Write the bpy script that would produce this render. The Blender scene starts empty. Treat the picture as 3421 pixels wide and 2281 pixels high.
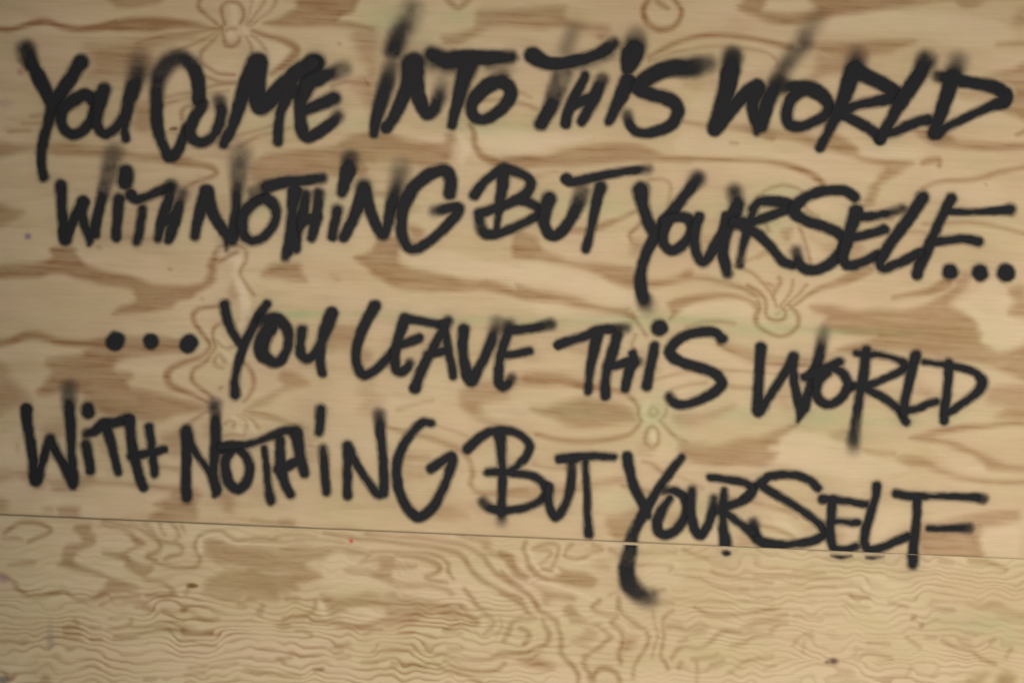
import bpy, math
import numpy as np
from mathutils import Matrix, Vector

# ================================================================ camera, sky, sun, exposure
SC = bpy.context.scene
COL = SC.collection
W_PX, H_PX = 3421.0, 2281.0            # the photograph
FRAME_W = 1.5                          # metres of wall across the picture
K = FRAME_W / W_PX                     # metres per photo pixel
TILT = math.atan(0.0435)               # the joint between the sheets runs down to the right: the camera was held askew
EYE = 1.56                             # height of the picture centre above the pavement
CT, ST = math.cos(TILT), math.sin(TILT)
DIST = FRAME_W * 50.0 / 36.0

cam_d = bpy.data.cameras.new('camera')
cam_d.lens = 50.0; cam_d.sensor_width = 36.0
cam_d.clip_start = 0.05; cam_d.clip_end = 500.0
cam_d.dof.use_dof = True
cam_d.dof.focus_distance = DIST * 0.984
cam_d.dof.aperture_fstop = 2.8
cam = bpy.data.objects.new('camera', cam_d)
COL.objects.link(cam)
cam.matrix_world = Matrix(((CT, -ST, 0, 0), (0, 0, -1, -DIST), (ST, CT, 0, EYE), (0, 0, 0, 1)))
SC.camera = cam

SUN_EL, SUN_AZ = math.radians(35.0), math.radians(-35.0)   # azimuth: 0 = straight in front of the wall, positive = from the right
world = bpy.data.worlds.new('World'); SC.world = world; world.use_nodes = True
nt = world.node_tree
for n in list(nt.nodes): nt.nodes.remove(n)
sky = nt.nodes.new('ShaderNodeTexSky'); sky.sky_type = 'NISHITA'; sky.sun_disc = False
sky.sun_elevation = SUN_EL
sky.sun_rotation = math.pi - SUN_AZ
sky.air_density = 1.0; sky.dust_density = 3.0; sky.ozone_density = 1.0
bg = nt.nodes.new('ShaderNodeBackground'); bg.inputs['Strength'].default_value = 0.10
wo = nt.nodes.new('ShaderNodeOutputWorld')
nt.links.new(sky.outputs[0], bg.inputs[0]); nt.links.new(bg.outputs[0], wo.inputs[0])

sun_d = bpy.data.lights.new('sun', 'SUN'); sun_d.energy = 1.5; sun_d.angle = math.radians(60.0); sun_d.color = (1.0, 0.95, 0.87)
sun = bpy.data.objects.new('sun', sun_d); COL.objects.link(sun)
to_sun = Vector((math.sin(SUN_AZ) * math.cos(SUN_EL), -math.cos(SUN_AZ) * math.cos(SUN_EL), math.sin(SUN_EL)))
sun.rotation_euler = to_sun.to_track_quat('Z', 'Y').to_euler()
sun.location = to_sun * 20

SC.view_settings.view_transform = 'Standard'
SC.view_settings.look = 'None'
SC.view_settings.exposure = 0.50
SC.view_settings.gamma = 1.0

# ================================================================ frames of reference
# (p, q): photo pixels on the wall, measured along / across the joint from the picture centre; (x, y): photo pixels
CX, CY = W_PX / 2, H_PX / 2
QJ = 651.0                             # the joint
def pq_to_xy(p, q): return CX + p * CT - q * ST, CY + p * ST + q * CT
def xy_to_pq(x, y): return (x - CX) * CT + (y - CY) * ST, -(x - CX) * ST + (y - CY) * CT

S, T, O = 900 / 2352, 1200 / 2352, W_PX / 2352
VIEW = {'A1': (0, 0, S), 'A2': (840, 0, S), 'A3': (1680, 0, S), 'A4': (2521, 0, S),
        'B1': (100, 460, S), 'B2': (900, 460, S), 'B3': (1740, 500, S), 'B4': (2521, 500, S),
        'C1': (300, 900, S), 'C2': (1100, 900, S), 'C3': (1800, 960, S), 'C4': (2480, 1000, S),
        'D1': (0, 1240, S), 'D2': (840, 1290, S), 'D3': (1640, 1400, S), 'D4': (2480, 1400, S),
        'E1': (0, 1681, S), 'E2': (840, 1681, S), 'E3': (1680, 1681, S), 'E4': (2521, 1681, S),
        'F1': (0, 0, T), 'F2': (1110, 0, T), 'F3': (2221, 0, T),
        'G1': (0, 900, T), 'G2': (1110, 900, T), 'G3': (2221, 900, T)}
# ---------------------------------------------------------------- spray lettering, traced stroke by stroke
# stroke = (view, [(x, y, radius[, opacity[, softness]]) ...])
WORDS = [
('YOU', 'black sprayed word YOU opening the top line, its Y tail hanging low', [
 ('Y', [('A1', [(226,440,76,.93,38),(245,500,74,.95,34),(300,600,50),(340,680,62),(400,800,56),(450,900,52)]),
        ('A1', [(708,545,62,1,24),(620,680,58),(520,830,55),(458,950,54),(420,1080,42),(385,1200,42),(362,1330,36),(362,1450,34),(380,1545,42)])]),
 ('O', [('A1', [(815,880,55),(740,832,52),(640,880,55),(552,960,48),(532,1060,42),(570,1140,42),(640,1175,44),(720,1145,42),(790,1060,42),(822,970,44),(830,890,48)])]),
 ('U', [('A1', [(912,785,54,1,25),(875,870,60),(850,980,52),(850,1080,44),(880,1150,42),(935,1165,42),(1010,1120,42),(1085,1020,46)]),
        ('A1', [(1212,545,90,.42,54),(1196,640,76,.8,44),(1165,760,66,.97,26),(1120,900,52),(1095,1020,48),(1090,1120,36),(1097,1210,34)])])]),
('COME', 'black sprayed word COME on the top line with a tall narrow C', [
 ('C', [('A1', [(1735,880,50),(1735,760,54),(1720,660,58),(1670,560,62,.95,28),(1580,512,62,.9,40),(1470,550,74,.85,42),(1392,660,72,.88,38),(1370,800,56,.93,30),(1365,960,52),(1375,1110,48),(1410,1240,42),(1480,1368,46),(1550,1320,42),(1596,1210,36),(1612,1110,28,.85)])]),
 ('O', [('A1', [(1785,905,36,.9,25),(1755,950,42),(1700,1030,48),(1662,1120,50),(1685,1215,44),(1760,1248,42),(1850,1200,42),(1910,1090,42),(1932,980,46),(1912,880,52,.9,30)])]),
 ('M', [('A1', [(2245,545,82,1,26),(2190,660,78),(2130,800,66),(2080,950,52),(2030,1100,44),(1950,1260,42)]),
        ('A2', [(55,560,84),(45,760,78),(85,925,80),(240,790,72),(390,640,70),(530,550,70)]),
        ('A2', [(345,780,70),(300,860,50),(255,970,40),(237,1110,38),(232,1240,40)])]),
 ('E', [('A2', [(560,545,82,1,28),(490,720,80),(432,880,58),(430,1040,46),(442,1140,52),(492,1200,46),(600,1150,46),(700,1075,46),(752,1015,48,.85,36)]),
        ('A2', [(470,965,44),(600,910,50),(718,862,56,1,30)]),
        ('A2', [(560,690,70),(680,650,52,.92,28),(800,605,58,.72,46)])])]),
('INTO', 'black sprayed word INTO on the top line, smoky smear for the dot of its I', [
 ('I', [('A2', [(1400,80,72,.55,74),(1355,200,80,.78,64),(1280,330,82,.85,52),(1238,445,74,.92,42)]),
        ('A2', [(1222,590,64,.62,42),(1182,720,68,.88,32),(1135,880,60,.95,26),(1092,1030,46),(1068,1165,34)])]),
 ('N', [('A2', [(1178,1120,46),(1240,1030,50),(1310,880,56),(1365,740,64),(1405,560,88,1,30)]),
        ('A2', [(1420,560,92,1,30),(1435,760,72),(1485,920,56),(1530,995,50),(1590,960,52,.97,26),(1635,850,58,.85,40),(1660,735,60,.4,52)])]),
 ('T', [('A2', [(1578,480,64,.97,34),(1700,532,76,.95,32),(1850,512,72),(2000,505,60),(2130,508,62,.97,28),(2262,505,54,.95,30)]),
        ('A2', [(1590,570,55,.65,46),(1720,600,40,.55,40),(1800,590,40,.6,40)]),
        ('A2', [(1890,560,92,.95,32),(1850,700,66,.97,28),(1810,860,54),(1772,1000,42),(1750,1095,36)]),
        ('A2', [(2080,580,30,.6,46),(2230,600,40,.4,50)])]),
 ('O', [('A2', [(2190,690,62,.95,32),(2060,755,62),(1965,840,56),(1918,930,46),(1935,1010,46),(2010,1048,42),(2110,1010,45),(2210,925,48),(2262,830,54),(2235,745,54),(2150,712,56)])])]),
('THIS', 'black sprayed word THIS on the top line with a wavy crossbar', [
 ('T', [('A3', [(262,490,72,1,24),(370,552,56),(500,560,52),(650,530,50),(800,488,50),(900,430,52),(965,382,48,.9,30)]),
        ('A3', [(640,230,60,.2,62),(600,310,54,.44,54),(552,430,60,.42,54)]),
        ('A3', [(620,560,45,.6,34),(780,540,40,.6,34),(940,470,40,.55,36)]),
        ('A3', [(520,640,82,.72,36),(470,780,74,.78,32),(420,920,62,.95,25),(370,1020,56),(330,1085,54)])]),
 ('H', [('A3', [(718,662,38),(660,780,40),(600,900,42),(562,1000,42),(548,1080,42)]),
        ('A3', [(865,695,52,.9,32),(820,800,50),(770,920,46),(720,1010,42),(690,1060,40)]),
        ('A3', [(600,930,40),(680,890,45),(770,860,46)])]),
 ('I', [('A3', [(1170,310,72,.45,48),(1142,440,96,1,32),(1102,560,74),(1085,612,42)]),
        ('A3', [(1090,715,70),(1030,840,58),(980,950,42),(928,1060,36)])]),
 ('S', [('A3', [(1790,560,66,.7,48),(1650,588,84,.9,36),(1500,592,74,.95,26),(1370,625,66),(1250,695,68),(1185,770,60),(1280,822,56),(1400,850,58),(1490,895,56),(1528,965,54),(1495,1065,48),(1400,1130,44),(1260,1165,38),(1160,1148,36),(1108,1090,38),(1085,1005,40,.75,32)])])]),
('WORLD', 'black sprayed word WORLD at the end of the top line under a faint grey streak', [
 ('W', [('A3', [(2005,500,84,.85,40),(1980,650,80),(1950,800,72),(1900,960,66),(1848,1130,58),(1950,1010,56),(2060,880,54),(2150,800,64),(2218,770,72)]),
        ('A4', [(18,780,74),(-18,900,52),(-5,1010,48),(30,1090,52),(14,1165,22)]),
        ('A4', [(60,1100,50),(105,920,60),(180,750,64,.9,36),(250,625,64,.74,46),(340,480,68,.58,50),(420,395,66,.66,50),(465,280,66,.44,56),(560,160,60,.22,60)])]),
 ('O', [('A4', [(270,760,55,.85,35),(360,765,55),(480,778,66),(595,840,58),(645,930,50),(600,1020,46),(500,1075,42),(385,1108,42),(298,1080,46),(280,990,50),(312,880,52),(390,800,56),(470,775,60)])]),
 ('R', [('A4', [(895,490,66,.55,58),(875,600,80,.97,32),(832,700,70),(792,820,62),(750,930,54),(700,1040,50),(640,1160,40),(570,1290,38)]),
        ('A4', [(880,620,70),(1000,680,62,.95),(1130,742,60),(1222,805,54),(1175,860,52),(1050,890,44),(900,920,40),(790,968,38)]),
        ('A4', [(760,1000,42),(880,1060,42),(980,1110,42),(1060,1170,44),(1092,1215,44)])]),
 ('L', [('A4', [(1500,530,80,.92,42),(1435,650,68),(1350,780,62),(1270,900,58),(1205,1020,48),(1145,1135,45),(1100,1215,36)]),
        ('A4', [(1140,1160,40),(1230,1150,42),(1330,1100,42),(1430,1062,42),(1510,1048,42)])]),
 ('D', [('A4', [(1775,545,70,.6,58),(1725,680,74,.95,30),(1690,800,62),(1640,940,58),(1600,1060,50),(1565,1165,52)]),
        ('A4', [(1600,668,44,.88,30),(1720,690,55),(1850,718,48),(1990,738,50),(2110,772,55),(2192,832,60),(2170,890,56),(2080,922,44),(1940,982,36),(1800,1050,34),(1680,1110,34),(1600,1175,40)])])]),
('WITH', 'black sprayed word WITH starting the second line, crowded against the next word', [
 ('W', [('B1', [(270,420,48,1,25),(275,560,45),(290,720,44),(308,885,54),(350,780,42),(410,660,50),(462,562,54)]),
        ('B1', [(460,570,50),(455,680,42),(490,790,40),(522,880,38),(517,925,20)]),
        ('B1', [(735,130,76,.5,48),(690,300,64,.8,36),(650,450,52,.9,30),(610,600,44),(582,720,42),(560,840,50)])]),
 ('I', [('B1', [(840,308,68,1,24),(830,382,70,1,24)]),
        ('B1', [(775,540,50,1,26),(765,680,42),(755,800,40),(755,870,42)])]),
 ('T', [('B1', [(880,500,48,1,20),(930,540,40),(1040,510,38),(1150,460,45),(1230,430,50,.95,30)]),
        ('B1', [(985,620,38,.95),(970,740,38),(950,840,38),(933,905,38,.95,26)])]),
 ('H', [('B1', [(1235,425,46,.8,34),(1215,540,50),(1170,660,45),(1140,780,42),(1120,880,38)]),
        ('B1', [(1332,490,44,.8,34),(1300,600,42),(1270,720,46),(1230,830,50),(1210,890,40)]),
        ('B1', [(1180,740,36),(1240,690,40),(1280,650,40)])])]),
('NOTHING', 'black sprayed word NOTHING of the second line, its H squeezed under a crossbar', [
 ('N', [('B1', [(1540,470,60),(1500,600,55),(1462,740,45),(1440,860,42)]),
        ('B1', [(1545,470,58),(1580,620,52),(1640,740,46),(1705,830,46),(1760,890,52)]),
        ('B1', [(1720,880,30),(1714,980,10)]),
        ('B1', [(1840,150,92,.5,54),(1822,320,70,.8,44),(1810,480,50,.95,26),(1800,640,46),(1785,780,50),(1765,890,48)])]),
 ('O', [('B1', [(2060,530,56),(2135,600,48),(2150,690,42),(2100,800,42),(2020,880,40),(1940,900,44),(1872,850,46),(1850,750,50),(1880,645,52),(1960,565,52),(2040,525,52)])]),
 ('T', [('B1', [(1950,480,45,.75,40),(2060,430,50,.97,28),(2180,400,44)]),
        ('B2', [(0,425,50),(100,395,46),(250,380,45),(380,366,40),(465,355,38,.95,26)]),
        ('B2', [(222,470,62),(202,600,46),(192,740,46),(192,880,58),(158,990,46),(138,1045,32,.9,25)]),
        ('B2', [(230,900,45),(235,970,38)])]),
 ('H', [('B2', [(320,500,45,.92,26),(300,620,42),(272,740,50),(240,850,34)]),
        ('B2', [(430,490,48,.92,28),(420,620,44),(395,760,44),(370,870,42,.95)]),
        ('B2', [(280,730,42),(350,710,46),(420,700,40)])]),
 ('I', [('B2', [(710,190,70,.85,44),(690,280,66),(660,380,54),(630,480,46)]),
        ('B2', [(595,630,48,1,28),(575,730,42),(555,820,40),(548,862,42)])]),
 ('N', [('B2', [(650,870,44),(700,770,48),(760,640,54),(800,530,58),(820,430,62,.92,38)]),
        ('B2', [(830,460,58),(865,600,50),(905,700,46),(950,800,48),(995,850,46),(1040,730,46),(1070,580,56,.95),(1112,420,54,.78,42),(1150,270,74,.42,58)]),
        ('B2', [(1180,330,60,.22,55),(1170,480,50,.25,50)])]),
 ('G', [('B2', [(1572,490,52,1,25),(1585,390,54),(1560,310,56),(1500,288,52),(1400,322,52),(1290,402,54),(1208,515,56),(1160,640,50),(1150,770,46),(1168,890,46),(1225,970,46),(1310,960,42),(1420,888,40),(1530,788,42),(1620,690,45),(1652,620,52),(1600,612,45),(1500,632,42,.92,26),(1440,642,36,.75,36)])])]),
('BUT', 'black sprayed word BUT of the second line, its B struck through by its stem', [
 ('B', [('B2', [(1790,500,48),(1850,412,42),(1930,342,40),(2030,280,45),(2120,290,42),(2230,332,40),(2282,392,42),(2250,480,46),(2150,552,42),(2020,600,40),(1900,642,38),(1820,662,38)]),
        ('B2', [(2048,280,58,.97,26),(2035,420,48),(2010,560,40),(1995,700,28),(1985,820,28)]),
        ('B2', [(2140,545,36),(2250,560,38),(2340,610,40),(2345,670,36),(2250,732,38),(2130,788,38),(2000,838,38),(1890,840,46),(1840,775,44,.92,26),(1828,700,42)])]),
 ('U', [('B3', [(245,430,60,1,26),(215,530,56),(200,640,48),(232,720,46),(290,752,44),(370,700,46),(440,600,48),(500,470,60,.92,30),(532,370,62,.72,36)])]),
 ('T', [('B3', [(400,258,48,1,20),(450,285,40),(560,260,38),(720,225,38),(880,195,36),(1020,180,36),(1110,172,34,.7,36)]),
        ('B3', [(695,330,52,1,26),(665,430,46),(640,560,38),(610,700,36),(580,820,38),(565,868,36)])])]),
('YOURSELF', 'black sprayed word YOURSELF ending the second line', [
 ('Y', [('B3', [(1050,350,70,1,28),(1060,470,58),(1100,600,52),(1155,710,50)]),
        ('B3', [(1542,255,62,.9,40),(1470,350,52),(1380,470,48),(1290,590,52),(1200,720,52),(1120,850,46),(1070,980,46),(1045,1120,50),(1052,1240,54),(1080,1320,60,.92,36),(1112,1375,50,.42,52)])]),
 ('O', [('B3', [(1250,620,46),(1360,588,40),(1460,605,44),(1488,690,40),(1450,790,42),(1380,860,42),(1310,880,42),(1250,830,42),(1245,730,42),(1270,650,45)])]),
 ('U', [('B3', [(1555,590,45),(1525,700,44),(1520,820,42),(1545,930,44),(1592,985,42),(1660,900,46),(1730,790,46),(1785,680,50),(1800,590,48)]),
        ('B3', [(1865,370,60,.82,44),(1890,470,60,.97,28),(1860,570,60),(1808,660,58),(1775,780,50),(1765,900,50),(1785,1010,48),(1805,1078,46,.92,26)])]),
 ('R', [('B3', [(2035,530,34),(2000,630,38),(1960,760,36),(1930,880,34),(1912,1000,36,.9)]),
        ('B4', [(-20,520,38),(50,455,42),(180,455,44),(290,475,48)]),
        ('B4', [(330,500,46),(230,540,38),(100,590,40),(0,625,40),(-100,650,55),(-180,635,50)]),
        ('B4', [(-90,680,46),(30,740,42),(140,850,40),(240,970,40),(330,1010,34)])]),
 ('S', [('B4', [(878,415,42),(800,366,44),(690,355,42),(560,370,44),(440,420,46),(355,500,50),(360,565,50),(460,622,46),(600,672,46),(720,722,46),(778,795,46),(755,890,50),(680,978,46),(560,1042,44),(460,1048,44),(390,995,42),(360,890,46,.8,36)])]),
 ('E', [('B4', [(885,540,60),(842,680,52),(802,820,50),(772,920,46),(795,1000,42),(860,1010,42),(980,968,40),(1070,918,42)]),
        ('B4', [(880,588,40),(1000,582,34),(1130,560,34),(1290,518,38,.88,28)]),
        ('B4', [(820,772,36),(930,752,36),(1030,730,38),(1130,698,42)])]),
 ('L', [('B4', [(1462,420,55,1,26),(1400,520,50),(1320,640,50),(1220,770,46),(1140,890,46),(1092,990,45),(1130,1038,42),(1230,1000,42),(1340,950,42),(1440,900,42)])]),
 ('F', [('B4', [(1715,430,46,1,24),(1660,530,42),(1600,660,42),(1540,800,46),(1490,920,46),(1440,1020,48),(1418,1088,46)]),
        ('B4', [(1700,540,30),(1850,545,28),(2000,540,28),(2150,530,36),(2232,525,50,.92,26)]),
        ('B4', [(1540,800,45),(1680,795,36),(1800,780,36),(1900,790,42),(1960,805,42)])]),
 ('dot', [('B4', [(1703,1062,68),(1706,1068,68)])]),
 ('dot', [('B4', [(1968,1068,70),(1972,1075,68)])]),
 ('dot', [('B4', [(2188,1072,76),(2194,1080,76)])])]),
('YOU', 'black sprayed word YOU after three dots on the third line, its O very thick', [
 ('dot', [('C1', [(216,632,76),(228,618,76)])]),
 ('dot', [('C1', [(531,625,65),(535,628,65)])]),
 ('dot', [('C1', [(856,658,74),(872,640,72)])]),
 ('Y', [('C1', [(1175,310,48,1,22),(1195,410,46),(1230,510,42),(1280,600,38),(1325,655,40)]),
        ('C1', [(1545,300,38),(1470,410,38),(1410,530,38),(1355,640,40),(1312,760,38),(1282,880,38),(1265,990,42),(1270,1090,50)])]),
 ('O', [('C1', [(1545,440,55,.95,26),(1640,435,55),(1715,510,50),(1738,610,40),(1712,720,42),(1655,800,48),(1580,800,52),(1510,740,64),(1502,660,72),(1535,570,70),(1590,490,64)]),
        ('C1', [(1500,560,20,.5,35),(1500,450,50,.85,30)])]),
 ('U', [('C1', [(1855,530,48,1,24),(1840,640,44),(1842,730,44),(1885,782,44),(1950,750,42),(2010,660,46),(2060,520,56),(2110,382,58)]),
        ('C1', [(2015,680,45),(2010,790,40),(2022,870,40),(2032,905,38)])])]),
('LEAVE', 'black sprayed word LEAVE in the middle of the third line', [
 ('L', [('C2', [(400,320,52,1,22),(340,420,50),(280,540,46),(242,670,42),(235,790,42),(262,880,46),(312,922,46),(400,880,42),(480,800,42),(560,720,42)])]),
 ('E', [('C2', [(660,430,50),(620,550,46),(582,680,42),(572,790,42),(582,870,46),(627,895,46),(680,860,42),(702,820,38,.92,28)]),
        ('C2', [(680,430,42),(800,450,36),(900,470,36),(980,485,40)]),
        ('C2', [(600,660,34),(680,640,40),(780,600,42)])]),
 ('A', [('C2', [(1035,450,42,.92,26),(980,560,42),(920,660,40),(862,770,42),(800,900,48),(750,1030,52)]),
        ('C2', [(1000,480,42),(1022,600,36),(1045,740,36),(1070,850,36),(1080,930,34)]),
        ('C2', [(860,740,38),(930,728,38),(1020,705,36)])]),
 ('V', [('C2', [(1175,520,48,1,24),(1165,640,46),(1170,760,46),(1192,870,52),(1237,968,56),(1300,870,48),(1370,740,46),(1425,600,48,.97,25),(1462,460,48,.6,44)])]),
 ('E', [('C2', [(1565,500,60,.85,38),(1540,600,46),(1500,740,45),(1480,870,45),(1480,970,46),(1512,1018,45),(1560,1000,42),(1592,945,40,.85,30)]),
        ('C2', [(1600,530,42),(1700,522,38),(1820,505,44),(1930,478,48,.88,28)]),
        ('C2', [(1510,750,38),(1620,740,36),(1750,710,38)])])]),
('THIS', 'black sprayed word THIS of the third line beside a round wood knot', [
 ('T', [('C3', [(170,500,42,1,18),(300,456,40),(420,418,40),(520,372,46),(640,362,42),(760,352,42,.72,32)]),
        ('C3', [(512,400,58),(490,500,50),(462,640,42),(440,780,36),(430,910,34)])]),
 ('H', [('C3', [(685,420,46),(645,560,46),(602,700,46),(582,820,42),(582,940,46)]),
        ('C3', [(820,580,38),(830,650,44),(792,720,44),(772,800,44),(755,875,42)]),
        ('C3', [(600,700,40),(700,672,40),(810,650,48),(868,645,38,.7,30)])]),
 ('I', [('C3', [(1047,350,72),(1053,352,72)]),
        ('C3', [(1010,515,46),(990,620,44),(965,740,42),(940,860,46)])]),
 ('S', [('C3', [(1600,450,46,1,20),(1540,396,42),(1430,386,44),(1300,412,42),(1192,472,46),(1142,550,50),(1180,618,48),(1300,670,46),(1440,710,46),(1550,762,48),(1596,832,48),(1540,908,44),(1430,968,42),(1300,1018,40),(1200,1018,42),(1140,955,42,.92,25)])])]),
('WORLD', 'black sprayed word WORLD ending the third line, its R reaching far down', [
 ('W', [('C4', [(160,420,48,1,22),(150,560,44),(140,720,46),(140,850,54),(140,968,58),(220,870,44),(310,730,38),(390,610,40),(445,500,42,.95,25)]),
        ('C4', [(445,510,42),(445,640,36),(462,780,40),(492,900,46),(515,960,48),(485,1065,16)]),
        ('C4', [(710,285,52,.5,42),(690,400,46,.88,32),(660,540,46),(620,680,50),(572,830,44),(535,940,50)])]),
 ('O', [('C4', [(540,680,36),(620,642,44),(740,600,46),(850,545,44)]),
        ('C4', [(800,600,40),(880,650,44),(920,730,42),(898,810,40),(840,880,40),(755,918,38),(675,880,42),(642,800,42),(670,700,48),(740,630,48)])]),
 ('R', [('C4', [(1080,450,46,1,22),(1070,560,46),(1050,700,46),(1022,850,42),(1002,1000,44,.95),(987,1120,48,.88,24),(968,1230,54,.8,30),(970,1305,50,.42,42)]),
        ('C4', [(990,470,30),(1080,480,36),(1200,486,30),(1320,512,30),(1408,555,38),(1398,612,38),(1290,670,32),(1170,722,32),(1060,752,40),(950,762,36)]),
        ('C4', [(1060,772,38),(1170,822,36),(1280,892,36),(1370,968,42),(1430,1068,36)])]),
 ('L', [('C4', [(1515,490,46,1,22),(1482,600,44),(1450,740,42),(1422,880,42),(1412,985,46)]),
        ('C4', [(1420,972,40),(1530,952,36),(1620,912,34),(1690,890,32)])]),
 ('D', [('C4', [(1800,560,46),(1800,700,42),(1782,840,40),(1762,960,42),(1760,1058,38)]),
        ('C4', [(1590,545,30),(1700,560,28),(1800,577,36),(1930,602,34),(2040,642,38),(2098,722,50),(2058,800,46),(1960,880,38),(1860,950,36),(1790,988,34)])])]),
('WITH', 'black sprayed word WITH starting the lowest line just above the joint', [
 ('W', [('D1', [(230,325,52),(240,450,48),(265,600,46),(287,760,46),(312,955,52),(370,800,40),(420,640,44),(440,585,44)]),
        ('D1', [(440,590,42),(490,700,44),(550,800,44),(610,920,50),(635,985,48)]),
        ('D1', [(605,150,64,.72,46),(605,300,52,.95,30),(615,450,46),(620,600,42),(625,750,42),(635,880,48),(640,980,46)])]),
 ('I', [('D1', [(769,322,58),(771,352,62)]),
        ('D1', [(750,640,46,.95,26),(775,760,42),(790,870,40)])]),
 ('T', [('D1', [(752,545,38,.9,26),(830,522,42),(900,460,50),(1000,450,42),(1100,420,50)]),
        ('D1', [(930,500,48),(970,620,42),(1000,750,38),(1030,880,36)])]),
 ('H', [('D1', [(1130,420,50),(1142,550,46),(1160,690,46),(1190,820,44),(1220,930,44),(1250,1008,42)]),
        ('D1', [(1300,490,42),(1320,620,38),(1336,760,38),(1350,890,38)]),
        ('D1', [(1150,740,44),(1260,720,38),(1360,700,40),(1430,680,36)])])]),
('NOTHING', 'black sprayed word NOTHING of the lowest line with a tall second N', [
 ('N', [('D1', [(1630,520,52,1,24),(1632,680,48),(1626,850,42),(1622,1000,46),(1630,1108,46)]),
        ('D1', [(1650,560,42),(1690,680,36),(1760,780,34),(1830,880,36),(1890,1030,42),(1870,1080,22)]),
        ('D1', [(1875,290,52,.78,38),(1880,430,48),(1886,560,46),(1876,700,46),(1862,850,42),(1885,1020,42)])]),
 ('O', [('D1', [(1950,680,50),(2060,665,46),(2150,742,42),(2182,850,42),(2150,968,46),(2080,1028,46),(2000,970,48),(1967,860,46),(1972,760,44),(2020,690,44)])]),
 ('T', [('D1', [(1920,660,36),(2030,645,38),(2150,640,32),(2200,628,28)]),
        ('D2', [(0,505,28),(100,460,32),(200,420,36),(300,385,38),(390,392,48,.95,25)]),
        ('D2', [(110,540,28),(130,680,30),(142,820,34),(160,960,40),(172,1000,40)])]),
 ('H', [('D2', [(250,470,42),(250,600,44),(257,720,52),(290,850,44),(338,945,42)]),
        ('D2', [(392,420,58),(412,520,52),(432,640,48),(460,758,42)]),
        ('D2', [(230,722,40),(320,692,44),(430,642,44)])]),
 ('I', [('D2', [(605,200,48,1,26),(600,300,46),(592,400,42)]),
        ('D2', [(625,550,44,.95,26),(635,680,42),(642,800,40),(655,918,40)])]),
 ('N', [('D2', [(840,520,45,1,24),(842,640,42),(836,800,40),(840,948,42)]),
        ('D2', [(850,530,42),(920,680,36),(1000,810,36),(1080,920,42),(1120,945,40)]),
        ('D2', [(1112,245,50,.8,38),(1125,380,48),(1140,540,42),(1150,700,38),(1156,830,42),(1150,928,46)])]),
 ('G', [('D2', [(1565,322,38),(1510,312,40),(1430,370,42),(1350,470,42),(1290,600,44),(1266,740,44),(1282,880,44),(1332,1010,44),(1400,1108,46),(1470,1138,46),(1560,1080,46),(1640,960,44),(1710,800,44),(1750,665,48),(1738,612,46),(1670,650,42),(1570,718,42)])])]),
('BUT', 'black sprayed word BUT of the lowest line, its straight T above the joint', [
 ('B', [('D2', [(2170,430,55),(2180,560,46),(2190,700,40),(2190,850,40),(2185,1000,38),(2185,1100,40),(2180,1178,44,.45,36)]),
        ('D2', [(1890,545,45),(1970,462,42),(2070,402,38),(2170,386,40),(2290,396,38),(2380,447,36),(2430,520,38),(2400,608,36),(2330,688,36),(2260,736,36)]),
        ('D2', [(2065,748,38),(2180,747,42),(2340,762,36),(2470,788,38),(2560,858,42),(2580,928,42),(2510,1008,36),(2390,1058,34),(2270,1078,36),(2180,1080,40),(2095,1070,44),(2025,1010,46,.88,28)])]),
 ('U', [('D3', [(510,590,40),(500,700,42),(522,790,42),(570,848,44),(630,780,42),(682,650,40),(702,520,38),(706,390,40,.88,28)])]),
 ('T', [('D3', [(600,345,42),(720,336,40),(850,322,36),(980,325,36),(1070,325,34)]),
        ('D3', [(825,370,32),(832,500,32),(840,650,32),(842,800,34),(850,930,42),(855,998,42)])])]),
('YOURSELF', 'black sprayed word YOURSELF ending the lowest line and cut by the joint', [
 ('Y', [('D3', [(1190,325,48),(1210,430,46),(1242,560,44),(1290,670,42),(1345,765,44),(1368,840,34)]),
        ('D3', [(1665,330,34),(1590,430,38),(1510,540,40),(1430,660,42),(1360,770,46),(1300,880,46),(1242,990,52,.9),(1212,1120,62,.9)])]),
 ('O', [('D3', [(1520,622,38,.92,24),(1600,622,36),(1680,672,38),(1708,762,40),(1690,860,40),(1620,960,42),(1530,1008,44),(1462,980,46),(1452,890,46),(1500,780,44),(1560,690,38)])]),
 ('U', [('D3', [(1755,620,40,.92,26),(1742,740,44),(1750,860,42),(1780,960,44),(1830,1008,44),(1890,930,42),(1930,820,42),(1945,690,34,.88,26)])]),
 ('R', [('D3', [(2035,620,30,.9),(2030,740,42),(2025,860,38),(2030,970,46),(2045,1060,56),(2050,1130,58)]),
        ('D3', [(1910,505,32),(2040,522,32),(2170,542,36),(2270,582,38),(2278,640,38),(2200,710,36),(2080,752,38),(1990,782,40)]),
        ('D3', [(2010,800,40),(2100,852,36),(2200,930,38),(2280,992,40)])]),
 ('S', [('D4', [(660,600,38),(590,532,36),(480,492,36),(350,482,36),(230,502,40),(165,560,42),(200,600,38),(320,672,38),(450,752,38),(580,840,38),(688,930,42),(708,1000,42),(640,1050,40),(520,1080,38),(380,1095,38),(240,1085,44),(150,1060,50),(102,980,50),(95,905,46,.85,30)]),
        ('D4', [(165,540,40),(100,600,38),(60,660,36),(10,690,32)])]),
 ('E', [('D4', [(700,697,40),(830,702,36),(960,722,34),(1080,740,32)]),
        ('D4', [(790,700,42),(776,830,42),(766,950,42),(776,1060,42),(810,1128,40),(900,1135,36),(990,1108,36)]),
        ('D4', [(770,890,34),(870,890,28),(950,902,34),(1010,900,32)])]),
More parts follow.
